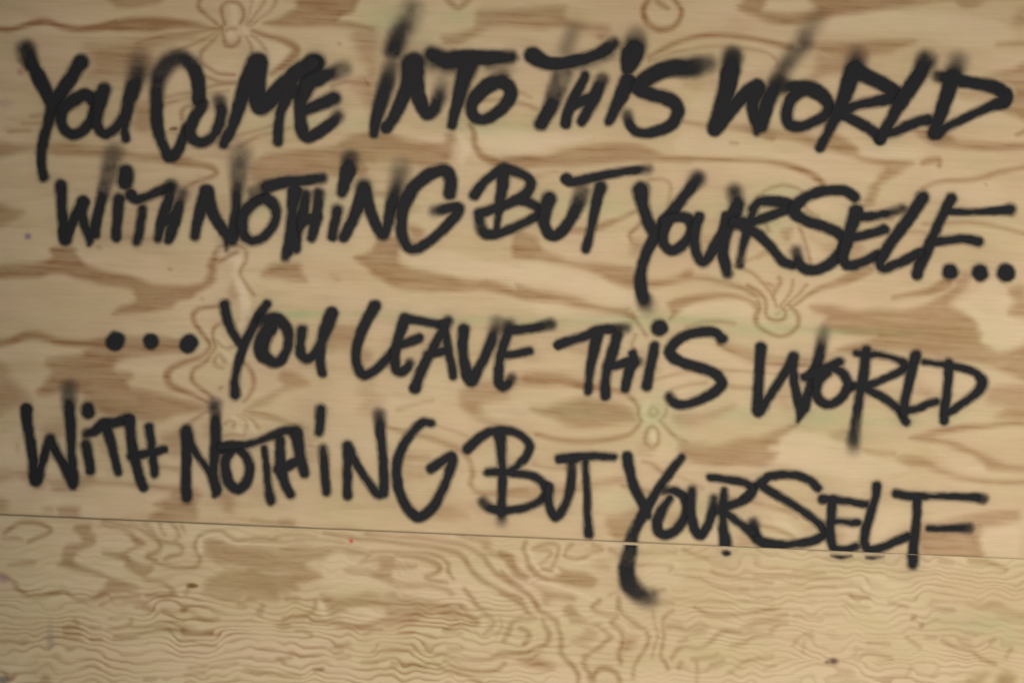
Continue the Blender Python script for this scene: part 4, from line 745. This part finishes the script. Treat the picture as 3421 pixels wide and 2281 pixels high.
def axis(lo, f0, f1, hi, fine=4.0, coarse=26.0):
    a = np.arange(f0, f1 + 0.1, fine)
    l = np.linspace(lo, f0, max(2, int((f0 - lo) / coarse) + 1))[:-1] if lo < f0 else np.array([])
    r = np.linspace(a[-1], hi, max(2, int((hi - a[-1]) / coarse) + 1))[1:] if hi > a[-1] else np.array([])
    return np.concatenate([l, a, r])

def growth_rings(P, Q, seed, period, amp, curl=0.0):
    """Rotary-cut veneer outside the traced figure: contour lines of a slowly rolling height."""
    h = Q / period + amp * fbm(P / 900, Q / 260, seed, 4) + 0.35 * amp * fbm(P / 210, Q / 60, seed + 9, 3) + curl * fbm(P / 75, Q / 95, seed + 15, 2)
    if curl:                           # rings part round the pin knot at the lower right
        kp, kq = xy_to_pq(2785, 2205)
        h = h + 2.6 * np.sign(Q - kq) * np.exp(-((P - kp) / 110) ** 2 - ((Q - kq) / 60) ** 2)
    f = h - np.floor(h)
    return sstep(0.30, 0.78, f) * (1 - sstep(0.80, 1.0, f))

# ================================================================ object helpers
def link(o, parent=None):
    COL.objects.link(o)
    if parent is not None: o.parent = parent
    return o
def grid_mesh(name, V, quads, attrs, mat):
    me = bpy.data.meshes.new(name)
    me.vertices.add(len(V)); me.vertices.foreach_set('co', np.ascontiguousarray(V, np.float32).ravel())
    n = len(quads)
    me.loops.add(4 * n); me.loops.foreach_set('vertex_index', np.ascontiguousarray(quads, np.int32).ravel())
    me.polygons.add(n); me.polygons.foreach_set('loop_start', np.arange(0, 4 * n, 4, dtype=np.int32))
    me.polygons.foreach_set('use_smooth', np.ones(n, bool))
    for k, v in attrs.items():
        if v.ndim == 1:
            me.attributes.new(k, 'FLOAT', 'POINT').data.foreach_set('value', np.ascontiguousarray(v, np.float32))
        else:
            me.attributes.new(k, 'FLOAT_COLOR', 'POINT').data.foreach_set('color', np.ascontiguousarray(v, np.float32).ravel())
    me.update(); me.validate()
    me.materials.append(mat)
    return me
def quads_of(nq, npp, keep=None):
    j, i = np.meshgrid(np.arange(nq - 1), np.arange(npp - 1), indexing='ij')
    a = j * npp + i
    qd = np.stack([a, a + npp, a + npp + 1, a + 1], -1).reshape(-1, 4)     # faces -Y, towards the street
    return qd if keep is None else qd[keep.ravel()]
def box_mesh(name, x0, x1, y0, y1, z0, z1, mat, bevel=0.0):
    import bmesh
    bm = bmesh.new()
    bmesh.ops.create_cube(bm, size=1.0)
    for v in bm.verts:
        v.co = ((x0 + x1) / 2 + v.co.x * (x1 - x0), (y0 + y1) / 2 + v.co.y * (y1 - y0), (z0 + z1) / 2 + v.co.z * (z1 - z0))
    if bevel: bmesh.ops.bevel(bm, geom=bm.edges[:], offset=bevel, segments=2, affect='EDGES')
    me = bpy.data.meshes.new(name); bm.to_mesh(me); bm.free(); me.materials.append(mat)
    return me

# ================================================================ materials
def new_mat(name):
    m = bpy.data.materials.new(name); m.use_nodes = True
    t = m.node_tree
    for n in list(t.nodes): t.nodes.remove(n)
    out = t.nodes.new('ShaderNodeOutputMaterial'); b = t.nodes.new('ShaderNodeBsdfPrincipled')
    t.links.new(b.outputs[0], out.inputs[0])
    return m, t, b
def N(t, typ, **kw):
    n = t.nodes.new(typ)
    for k, v in kw.items(): setattr(n, k, v)
    return n
def mix_rgb(t, fac, a, b, blend='MIX'):
    n = N(t, 'ShaderNodeMix', data_type='RGBA', blend_type=blend)
    for i, v in ((0, fac), (6, a), (7, b)):
        if isinstance(v, (int, float)): n.inputs[i].default_value = v
        elif isinstance(v, tuple): n.inputs[i].default_value = v + (1.0,)
        else: t.links.new(v, n.inputs[i])
    return n.outputs[2]
def math_n(t, op, a, b=None, c=None, clamp=False):
    n = N(t, 'ShaderNodeMath', operation=op, use_clamp=clamp)
    for i, v in enumerate((a, b, c)):
        if v is None: continue
        if isinstance(v, (int, float)): n.inputs[i].default_value = v
        else: t.links.new(v, n.inputs[i])
    return n.outputs[0]
def attr(t, name): 
    return N(t, 'ShaderNodeAttribute', attribute_type='GEOMETRY', attribute_name=name)
def noise(t, vec, scale, stretch=(1, 1, 1), detail=3.0, rough=0.55):
    mp = N(t, 'ShaderNodeMapping'); mp.inputs['Scale'].default_value = stretch
    t.links.new(vec, mp.inputs['Vector'])
    n = N(t, 'ShaderNodeTexNoise'); n.inputs['Scale'].default_value = scale
    n.inputs['Detail'].default_value = detail; n.inputs['Roughness'].default_value = rough
    t.links.new(mp.outputs[0], n.inputs['Vector'])
    return n.outputs[0]

PAINT = (0.0215, 0.0205, 0.0215)
def wood_material(name, early, early2, late, seed_shift):
    m, t, b = new_mat(name)
    tc = N(t, 'ShaderNodeTexCoord')
    mp = N(t, 'ShaderNodeMapping'); mp.inputs['Location'].default_value = (seed_shift, seed_shift * 0.7, 3.1 * seed_shift)
    t.links.new(tc.outputs['Object'], mp.inputs['Vector'])
    v = mp.outputs[0]
    tone = noise(t, v, 5.0, (0.7, 1, 2.0), 4.0, 0.6)              # broad drift of the early wood
    streak = noise(t, v, 40.0, (0.16, 1, 3.0), 4.0, 0.6)          # soft lengthwise streaks
    fibre = noise(t, v, 330.0, (0.07, 1, 1.6), 3.0, 0.65)         # fibres
    pore = noise(t, v, 900.0, (0.35, 1, 1.0), 2.0, 0.6)
    mott = noise(t, v, 26.0, (0.6, 1, 1.2), 4.0, 0.65)            # blotches
    tone_r = N(t, 'ShaderNodeMapRange', interpolation_type='SMOOTHSTEP'); t.links.new(tone, tone_r.inputs[0])
    tone_r.inputs[1].default_value = 0.34; tone_r.inputs[2].default_value = 0.66
    base = mix_rgb(t, tone_r.outputs[0], early, early2)
    base = mix_rgb(t, attr(t, 'pale').outputs['Fac'], base, (0.655, 0.540, 0.375))
    lw = attr(t, 'latewood').outputs['Fac']
    st = math_n(t, 'MULTIPLY_ADD', streak, 0.9, 0.55)             # about 1, thinner and thicker along the grain
    mo = math_n(t, 'MULTIPLY_ADD', mott, 0.8, 0.6)
    lw2 = math_n(t, 'MULTIPLY', math_n(t, 'MULTIPLY', lw, st), mo)
    # a breath of latewood everywhere
    ex = N(t, 'ShaderNodeMapRange'); t.links.new(streak, ex.inputs[0])
    ex.inputs[1].default_value = 0.50; ex.inputs[2].default_value = 0.80; ex.inputs[3].default_value = 0.0; ex.inputs[4].default_value = 0.16
    lw3 = math_n(t, 'ADD', lw2, ex.outputs[0], clamp=True)
    c = mix_rgb(t, lw3, base, late)
    hue = noise(t, v, 11.0, (0.8, 1, 1.6), 3.0, 0.6)              # ruddy and straw-coloured zones
    hr = N(t, 'ShaderNodeMapRange'); t.links.new(hue, hr.inputs[0]); hr.inputs[1].default_value = 0.3; hr.inputs[2].default_value = 0.7
    hc = mix_rgb(t, hr.outputs[0], (1.035, 0.98, 0.985), (0.985, 1.008, 0.915))
    c = mix_rgb(t, 1.0, c, hc, 'MULTIPLY')
    gr = attr(t, 'green').outputs['Fac']
    c = mix_rgb(t, gr, c, mix_rgb(t, 1.0, c, (0.70, 0.94, 0.80), 'MULTIPLY'))
    f = math_n(t, 'MULTIPLY_ADD', fibre, 0.22, 0.89)
    f2 = math_n(t, 'MULTIPLY_ADD', pore, 0.14, 0.93)
    ff = N(t, 'ShaderNodeCombineColor')
    fm = math_n(t, 'MULTIPLY', f, f2)
    for i in range(3): t.links.new(fm, ff.inputs[i])
    c = mix_rgb(t, 1.0, c, ff.outputs[0], 'MULTIPLY')
    mk = attr(t, 'mark')
    c = mix_rgb(t, mk.outputs['Alpha'], c, mk.outputs['Color'])
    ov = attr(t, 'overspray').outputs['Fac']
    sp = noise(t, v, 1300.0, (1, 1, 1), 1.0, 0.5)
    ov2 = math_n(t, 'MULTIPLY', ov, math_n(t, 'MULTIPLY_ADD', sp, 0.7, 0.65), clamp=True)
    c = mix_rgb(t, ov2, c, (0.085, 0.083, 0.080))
    t.links.new(c, b.inputs['Base Color'])
    b.inputs['Roughness'].default_value = 0.72
    b.inputs['Specular IOR Level'].default_value = 0.25
    bp = N(t, 'ShaderNodeBump'); bp.inputs['Strength'].default_value = 0.12; bp.inputs['Distance'].default_value = 0.0006
    t.links.new(fibre, bp.inputs['Height']); t.links.new(bp.outputs[0], b.inputs['Normal'])
    return m

def paint_material():
    m, t, b = new_mat('black_spray_paint')
    tc = N(t, 'ShaderNodeTexCoord')
    d = attr(t, 'paint_amount').outputs['Fac']
    sp = noise(t, tc.outputs['Object'], 620.0, (1, 1, 1), 3.0, 0.75)
    cl = noise(t, tc.outputs['Object'], 120.0, (1, 1, 1), 3.0, 0.6)
    edge = math_n(t, 'MULTIPLY', d, math_n(t, 'SUBTRACT', 1.0, d))
    k = math_n(t, 'MULTIPLY_ADD', math_n(t, 'SUBTRACT', sp, 0.5), 2.2, math_n(t, 'MULTIPLY', math_n(t, 'SUBTRACT', cl, 0.5), 0.5))
    al = math_n(t, 'ADD', d, math_n(t, 'MULTIPLY', edge, k), clamp=True)
    # the light crosses the thin skin twice, so each pass takes a root
    al = math_n(t, 'SUBTRACT', 1.0, math_n(t, 'POWER', math_n(t, 'SUBTRACT', 1.0, math_n(t, 'MULTIPLY', al, 1.10), clamp=True), 0.62))
    tr = N(t, 'ShaderNodeBsdfTransparent'); mx = N(t, 'ShaderNodeMixShader')
    out = [n for n in t.nodes if n.type == 'OUTPUT_MATERIAL'][0]
    t.links.new(al, mx.inputs[0]); t.links.new(tr.outputs[0], mx.inputs[1]); t.links.new(b.outputs[0], mx.inputs[2])
    t.links.new(mx.outputs[0], out.inputs[0])
    col = mix_rgb(t, cl, (0.0080, 0.0083, 0.0100), (0.0138, 0.0140, 0.0160))
    t.links.new(col, b.inputs['Base Color'])
    b.inputs['Roughness'].default_value = 0.7
    b.inputs['Specular IOR Level'].default_value = 0.22
    return m

def plain_wood(name, c1, c2, scale, stretch):
    m, t, b = new_mat(name)
    tc = N(t, 'ShaderNodeTexCoord')
    n1 = noise(t, tc.outputs['Object'], scale, stretch, 4.0, 0.6)
    r = N(t, 'ShaderNodeMapRange'); t.links.new(n1, r.inputs[0]); r.inputs[1].default_value = 0.3; r.inputs[2].default_value = 0.7
    t.links.new(mix_rgb(t, r.outputs[0], c1, c2), b.inputs['Base Color'])
    b.inputs['Roughness'].default_value = 0.8
    return m

EARLY_U, EARLY2_U, LATE_U = (0.520, 0.398, 0.238), (0.578, 0.455, 0.290), (0.278, 0.155, 0.065)
EARLY_L, EARLY2_L, LATE_L = (0.525, 0.412, 0.246), (0.580, 0.468, 0.300), (0.278, 0.168, 0.070)
M_UP = wood_material('pine_veneer_upper', EARLY_U, EARLY2_U, LATE_U, 0.0)
M_LOW = wood_material('pine_veneer_lower', EARLY_L, EARLY2_L, LATE_L, 7.3)
M_PLY = plain_wood('plywood_edge', (0.30, 0.20, 0.11), (0.46, 0.34, 0.20), 6.0, (0.3, 1, 40))
M_RAIL = plain_wood('rough_timber', (0.20, 0.13, 0.07), (0.34, 0.24, 0.14), 30.0, (0.15, 1, 1))
M_PAINT = paint_material()

# ================================================================ the two sheets
P0, P1 = -2640.0, 2925.0               # a 2.44 m sheet
FP0, FP1 = -1784.0, 1784.0             # what the camera sees of it
STROKES = [(w, nm, [stroke_xy(v, pts) for v, pts in st]) for w, (word, lab, letters) in enumerate(WORDS) for nm, st in letters]
LOW_STROKES = [stroke_xy(v, pts) for nm, lab, st, cut in LOWER_MARKS for v, pts in st]

def build_maps(fld, prims, dens, strokes, seed, period, amp, inner_w, outer_w):
    X, Y, P, Q = fld.X, fld.Y, fld.P, fld.Q
    # torn, fibrous outlines: the figure is read at places pushed to and fro along the grain
    WX = X + 12 * fbm(P / 70, Q / 9.0, seed + 3, 3) + 12 * fbm(P / 160, Q / 26, seed + 5, 2)
    WY = Y + 6 * fbm(P / 90, Q / 40, seed + 7, 2)
    LX = X + 7 * fbm(P / 110, Q / 45, seed + 13, 2)
    LY = Y + 6 * fbm(P / 110, Q / 60, seed + 17, 2)
    L = np.zeros_like(X)
    for pr in prims:
        a = pr[3]
        if pr[0] == 'P': fld.add_patch(L, pr[1], pr[2], a, (pr[4] if len(pr) > 4 else 8) * 1.85, WX, WY)
    for pr in prims:
        a = pr[3]
        if pr[0] == 'K': fld.add_line(L, (pr[1], pr[2]), a, (max(pr[4] if len(pr) > 4 else 0, 11.0) if a < 0.7 else 6.0), LX, LY)
    inside = sstep(1900, 1720, np.abs(P)) * sstep(1330, 1190, np.abs(Q))
    rings = growth_rings(P, Q, seed + 11, period, amp, 2.1 if period < 60 else 0.0)
    L = np.maximum(L, rings * (outer_w * (1 - inside)))
    if inner_w: L = 1 - (1 - L) * (1 - rings * inner_w * inside * (0.25 + 1.3 * vnoise(P / 130, Q / 60, seed + 31)) * (1 - 0.45 * sstep(-100, 500, P)) * ((0.3 + 0.7 * sstep(820, 900, Q + 0.03 * P) * (1 - sstep(-200, 100, P) * (1 - sstep(550, 800, P)) * 0.6) + 0.7 * sstep(500, 800, P) * (1 - sstep(820, 900, Q + 0.03 * P))) if period < 60 else 1.0))
    L = L * 1.42 * (0.98 + 0.5 * fbm(P / 110, Q / 11, seed + 21, 3))
    C = np.zeros_like(X)
    for pr in PALE:
        if pr[0] == 'P': fld.add_patch(C, pr[1], pr[2], pr[3], 14, WX, WY)
        else: fld.add_line(C, (pr[1], pr[2]), pr[3], 9.0, WX, WY)
    G = np.zeros_like(X)
    for x, y, rx, ry, a in GREEN:
        x, y, rx, ry = x * O, y * O, rx * O, ry * O
        w = fld.window(x - 2.6 * rx, x + 2.6 * rx, y - 2.6 * ry, y + 2.6 * ry)
        if G[w].size: G[w] = np.maximum(G[w], a * np.exp(-(((WX[w] - x) / rx) ** 2 + ((WY[w] - y) / ry) ** 2)))
    G *= 1.12 + 0.8 * fbm(P / 60, Q / 16, seed + 41, 3)
    MK = np.zeros(X.shape + (4,))
    for x, y, rx, ry, c, a in MARKS:
        x, y, rx, ry = x * O, y * O, rx * O, ry * O
        w = fld.window(x - 3 * rx, x + 3 * rx, y - 3 * ry, y + 3 * ry)
        if MK[w].size:
            e = a * np.exp(-((((X[w] - x) / rx) ** 2 + ((Y[w] - y) / ry) ** 2) ** 1.4))
            MK[w] = np.where((e > MK[w][..., 3])[..., None], np.concatenate([np.broadcast_to(np.array(c), e.shape + (3,)), e[..., None]], -1), MK[w])
    H = np.zeros_like(X)
    for sm in strokes:
        m = sm[:, 2].max() + 70
        w = fld.window(sm[:, 0].min() - m, sm[:, 0].max() + m, sm[:, 1].min() - m, sm[:, 1].max() + m)
        if H[w].size: H[w] = 1 - (1 - H[w]) * (1 - HALO * ribbon(X[w], Y[w], sm, haze_profile))
    # darker band along the sawn edge, strongest on the left
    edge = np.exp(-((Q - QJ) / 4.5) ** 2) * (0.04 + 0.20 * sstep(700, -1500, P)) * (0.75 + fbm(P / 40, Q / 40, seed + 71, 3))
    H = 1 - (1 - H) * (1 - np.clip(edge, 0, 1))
    return np.clip(L, 0, 1), np.clip(C, 0, 1), np.clip(G, 0, 1), MK, np.clip(H, 0, 0.6)
HALO = 0.20

def film(name, sms, parent, z_layer, qmin, qmax, face):
    """One letter: a skin of paint on the sheet, only where the spray fell."""
    x0 = min(s[:, 0].min() - (s[:, 2] + s[:, 4] * 1.2).max() for s in sms) - 6; x1 = max(s[:, 0].max() + (s[:, 2] + s[:, 4] * 1.2).max() for s in sms) + 6
    y0 = min(s[:, 1].min() - (s[:, 2] + s[:, 4] * 1.2).max() for s in sms) - 6; y1 = max(s[:, 1].max() + (s[:, 2] + s[:, 4] * 1.2).max() for s in sms) + 6
    c = [xy_to_pq(x, y) for x in (x0, x1) for y in (y0, y1)]
    pa = np.arange(min(a for a, b in c), max(a for a, b in c) + 3.2, 3.2)
    qa = np.arange(max(min(b for a, b in c), qmin), min(max(b for a, b in c), qmax), 3.2)
    qa = np.unique(np.append(qa, min(max(b for a, b in c), qmax)))
    P, Q = np.meshgrid(pa, qa); X, Y = pq_to_xy(P, Q)
    jit = 5.0
    X2 = X + jit * fbm(X / 22, Y / 22, 5, 3); Y2 = Y + jit * fbm(X / 22, Y / 22, 55, 3)
    D = np.zeros_like(X)
    for s in sms:
        d = ribbon(X2, Y2, s, paint_profile)
        D = np.maximum(D, d) * 0.6 + 0.4 * (1 - (1 - D) * (1 - d))
    D = D * (1 - 0.30 * np.clip(fbm(X / 60, Y / 60, 91, 3), 0, 0.3) / 0.3 * sstep(1.0, 0.86, D)) * (1 - 0.05 * vnoise(X / 35, Y / 35, 95))
    big = np.maximum(np.maximum(D[:-1, :-1], D[1:, :-1]), np.maximum(D[:-1, 1:], D[1:, 1:]))
    keep = big > 0.02
    qd = quads_of(len(qa), len(pa), keep)
    used, inv = np.unique(qd, return_inverse=True)
    V = np.stack([P.ravel() * K, face(P.ravel(), Q.ravel()) - z_layer, EYE - Q.ravel() * K], -1)[used]
    org = np.array([V[:, 0].mean(), V[:, 1].mean(), V[:, 2].mean()])
    me = grid_mesh(name, V - org, inv.reshape(-1, 4), {'paint_amount': D.ravel()[used]}, M_PAINT)
    o = bpy.data.objects.new(name, me)
    link(o, parent)
    o.matrix_world = Matrix.Translation(org)
    return o, org

def sheet(label, qs, maps_args, mat, face, q_off, y_back):
    """A plywood sheet: an Empty at its lower edge with the veneer and the plies behind it."""
    fld = Field(axis(P0, FP0, FP1, P1), qs)
    L, C, G, MK, H = build_maps(fld, *maps_args)
    P, Q = fld.P.ravel(), fld.Q.ravel()
    z = EYE - (Q + q_off(P)) * K
    y = face(P, Q)
    root = bpy.data.objects.new('plywood_sheet', None)
    root.empty_display_size = 0.1
    base = Vector(((P0 + P1) / 2 * K, 0.0, float(z.min())))
    link(root); root.location = base
    root['label'] = label; root['category'] = 'plywood sheet'; root['group'] = 'plywood sheets of the hoarding'
    V = np.stack([P * K, y, z], -1) - np.array(base)
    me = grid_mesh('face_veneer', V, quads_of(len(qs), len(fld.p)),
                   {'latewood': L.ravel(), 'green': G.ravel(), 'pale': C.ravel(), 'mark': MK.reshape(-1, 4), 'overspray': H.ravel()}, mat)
    link(bpy.data.objects.new('face_veneer', me), root)
    return root, fld
# ================================================================ build
SHADE_WALL_DEPTH = 1.05
SHADE_BOARD_DEPTH = 0.6
def upper_face(P, Q):                  # flat, its lower edge eased back by the saw
    return np.clip((Q - (QJ - 5)) / 5.0, 0, 1) ** 2 * (0.0014 - 0.0008 * np.clip((np.asarray(P) + 1200) / 2200, 0, 1))
def lower_face(P, Q):                  # hangs a little deeper than the upper sheet, more so on the left
    return 0.0042 - 0.0030 * np.clip((np.asarray(P) + 1760) / 3520, -0.3, 1.2) + np.clip(((QJ + 4) - Q) / 4.0, 0, 1) ** 2 * (0.0008 - 0.0006 * np.clip((np.asarray(P) + 1200) / 2200, 0, 1))
def gap(P):                            # the open joint closes towards the right
    return 0.05 + np.maximum(0, 0.4 * np.clip((500 - P) / 2260, 0, 1.3) + 0.5 * fbm(P / 120, P * 0, 77, 3))

qs_up = np.concatenate([axis(QJ - 2782, -1216, QJ - 8, QJ - 8), [QJ - 4, QJ - 2, QJ - 1, QJ]])
qs_lo = np.concatenate([[QJ, QJ + 1, QJ + 2, QJ + 4], axis(QJ + 8, QJ + 8, 1216, QJ + 2782)])
up_strokes = [s for w, nm, st in STROKES for s in st]
UPPER, fu = sheet('upper plywood sheet sprayed with four lines of black lettering, above the joint', qs_up,
                  (UP, 1.66, up_strokes, 100, 170.0, 2.6, 0.09, 0.55), M_UP, upper_face, lambda P: 0 * P, 0.018)
LOWER, fl = sheet('lower bare plywood sheet with fine wavy grain, below the joint', qs_lo,
                  (LOW, 2.05, LOW_STROKES + up_strokes[-40:], 300, 24.0, 4.8, 0.36, 0.34), M_LOW, lower_face, gap, 0.018)

for root, z0, z1, yf in ((UPPER, EYE - QJ * K + 0.0004, EYE - (QJ - 2782) * K, 0.0024), (LOWER, EYE - (QJ + 2782) * K, EYE - QJ * K - 0.0045, 0.0056)):
    me = box_mesh('ply_core', P0 * K + 0.0005, P1 * K - 0.0005, yf, yf + 0.0165, z0, z1 - 0.0005, M_PLY)
    o = link(bpy.data.objects.new('ply_core', me), root)
    o.matrix_parent_inverse = Matrix.Translation(-root.location)

# words > letters, all of them paint on the sheets
n_layer = 0
k = 0
for w, (word, lab, letters) in enumerate(WORDS):
    e = bpy.data.objects.new('painted_word', None); e.empty_display_size = 0.03
    link(e, UPPER); e['label'] = lab
    made = []
    for nm, st in letters:
        sms = STROKES[k][2]; k += 1
        n_layer = (n_layer + 1) % 7
        name = 'painted_dot' if nm == 'dot' else 'painted_letter'
        o, org = film(name, sms, None, 0.00025 + 0.00006 * n_layer, -1e9, QJ - 0.5, upper_face)
        o['label'] = ('black dot next to the word ' if nm == 'dot' else 'letter %s of the word ' % nm) + word
        made.append((o, org))
    c = Vector(np.mean([g for o, g in made], 0))
    e.location = c - UPPER.location
    for o, g in made:
        o.parent = e; o.matrix_parent_inverse = Matrix.Identity(4); o.matrix_basis = Matrix.Translation(Vector(g) - c)
for i, (nm, lab, st, cut) in enumerate(LOWER_MARKS):
    sms = [stroke_xy(v, pts) for v, pts in st]
    o, org = film('painted_' + nm, sms, None, 0.00025 + 0.00006 * (i % 3), QJ + (11.0 if nm == 'stroke' and i == 0 else 2.5), 1e9, lower_face)
    o.parent = LOWER; o.matrix_parent_inverse = Matrix.Identity(4); o.matrix_basis = Matrix.Translation(Vector(org) - LOWER.location)
    o['label'] = lab

# rail added behind the joint so no daylight shows through the gap
me = box_mesh('gap_backing', -1.16, 1.28, 0.0245, 0.0695, -0.045, 0.045, M_RAIL, 0.003)
rail = link(bpy.data.objects.new('gap_backing', me)); rail.location = (0, 0, EYE - QJ * K)
rail['label'] = 'rough timber rail added behind the joint to keep the gap dark'; rail['category'] = 'rail'

# pavement the hoarding stands on
m, t, b = new_mat('pavement')
tc = N(t, 'ShaderNodeTexCoord'); n1 = noise(t, tc.outputs['Object'], 3.0, (1, 1, 1), 6.0, 0.7)
t.links.new(mix_rgb(t, n1, (0.20, 0.195, 0.185), (0.33, 0.32, 0.30)), b.inputs['Base Color']); b.inputs['Roughness'].default_value = 0.9
me = grid_mesh('pavement', np.array([(-60, -60, 0), (60, -60, 0), (60, 60, 0), (-60, 60, 0)], float), np.array([[0, 1, 2, 3]]), {}, m)
o = link(bpy.data.objects.new('pavement', me)); o['kind'] = 'structure'

# unseen wall added left of the picture to keep light off the left half
M_SHADE = plain_wood('shade_plywood', (0.30, 0.20, 0.11), (0.48, 0.36, 0.21), 5.0, (1, 0.3, 2))
me = box_mesh('shade_wall', P0 * K - 0.022, P0 * K - 0.004, -SHADE_WALL_DEPTH, 0.02, 0.04, EYE - (QJ - 2782) * K, M_SHADE)
o = link(bpy.data.objects.new('shade_wall', me)); o['kind'] = 'structure'

# unseen board added overhead to shade the top of the sheets
me = box_mesh('shade_board', P0 * K - 0.022, P1 * K + 0.3, -SHADE_BOARD_DEPTH, 0.03, EYE - (QJ - 2782) * K + 0.002, EYE - (QJ - 2782) * K + 0.03, M_SHADE)
o = link(bpy.data.objects.new('shade_board', me)); o['kind'] = 'structure'
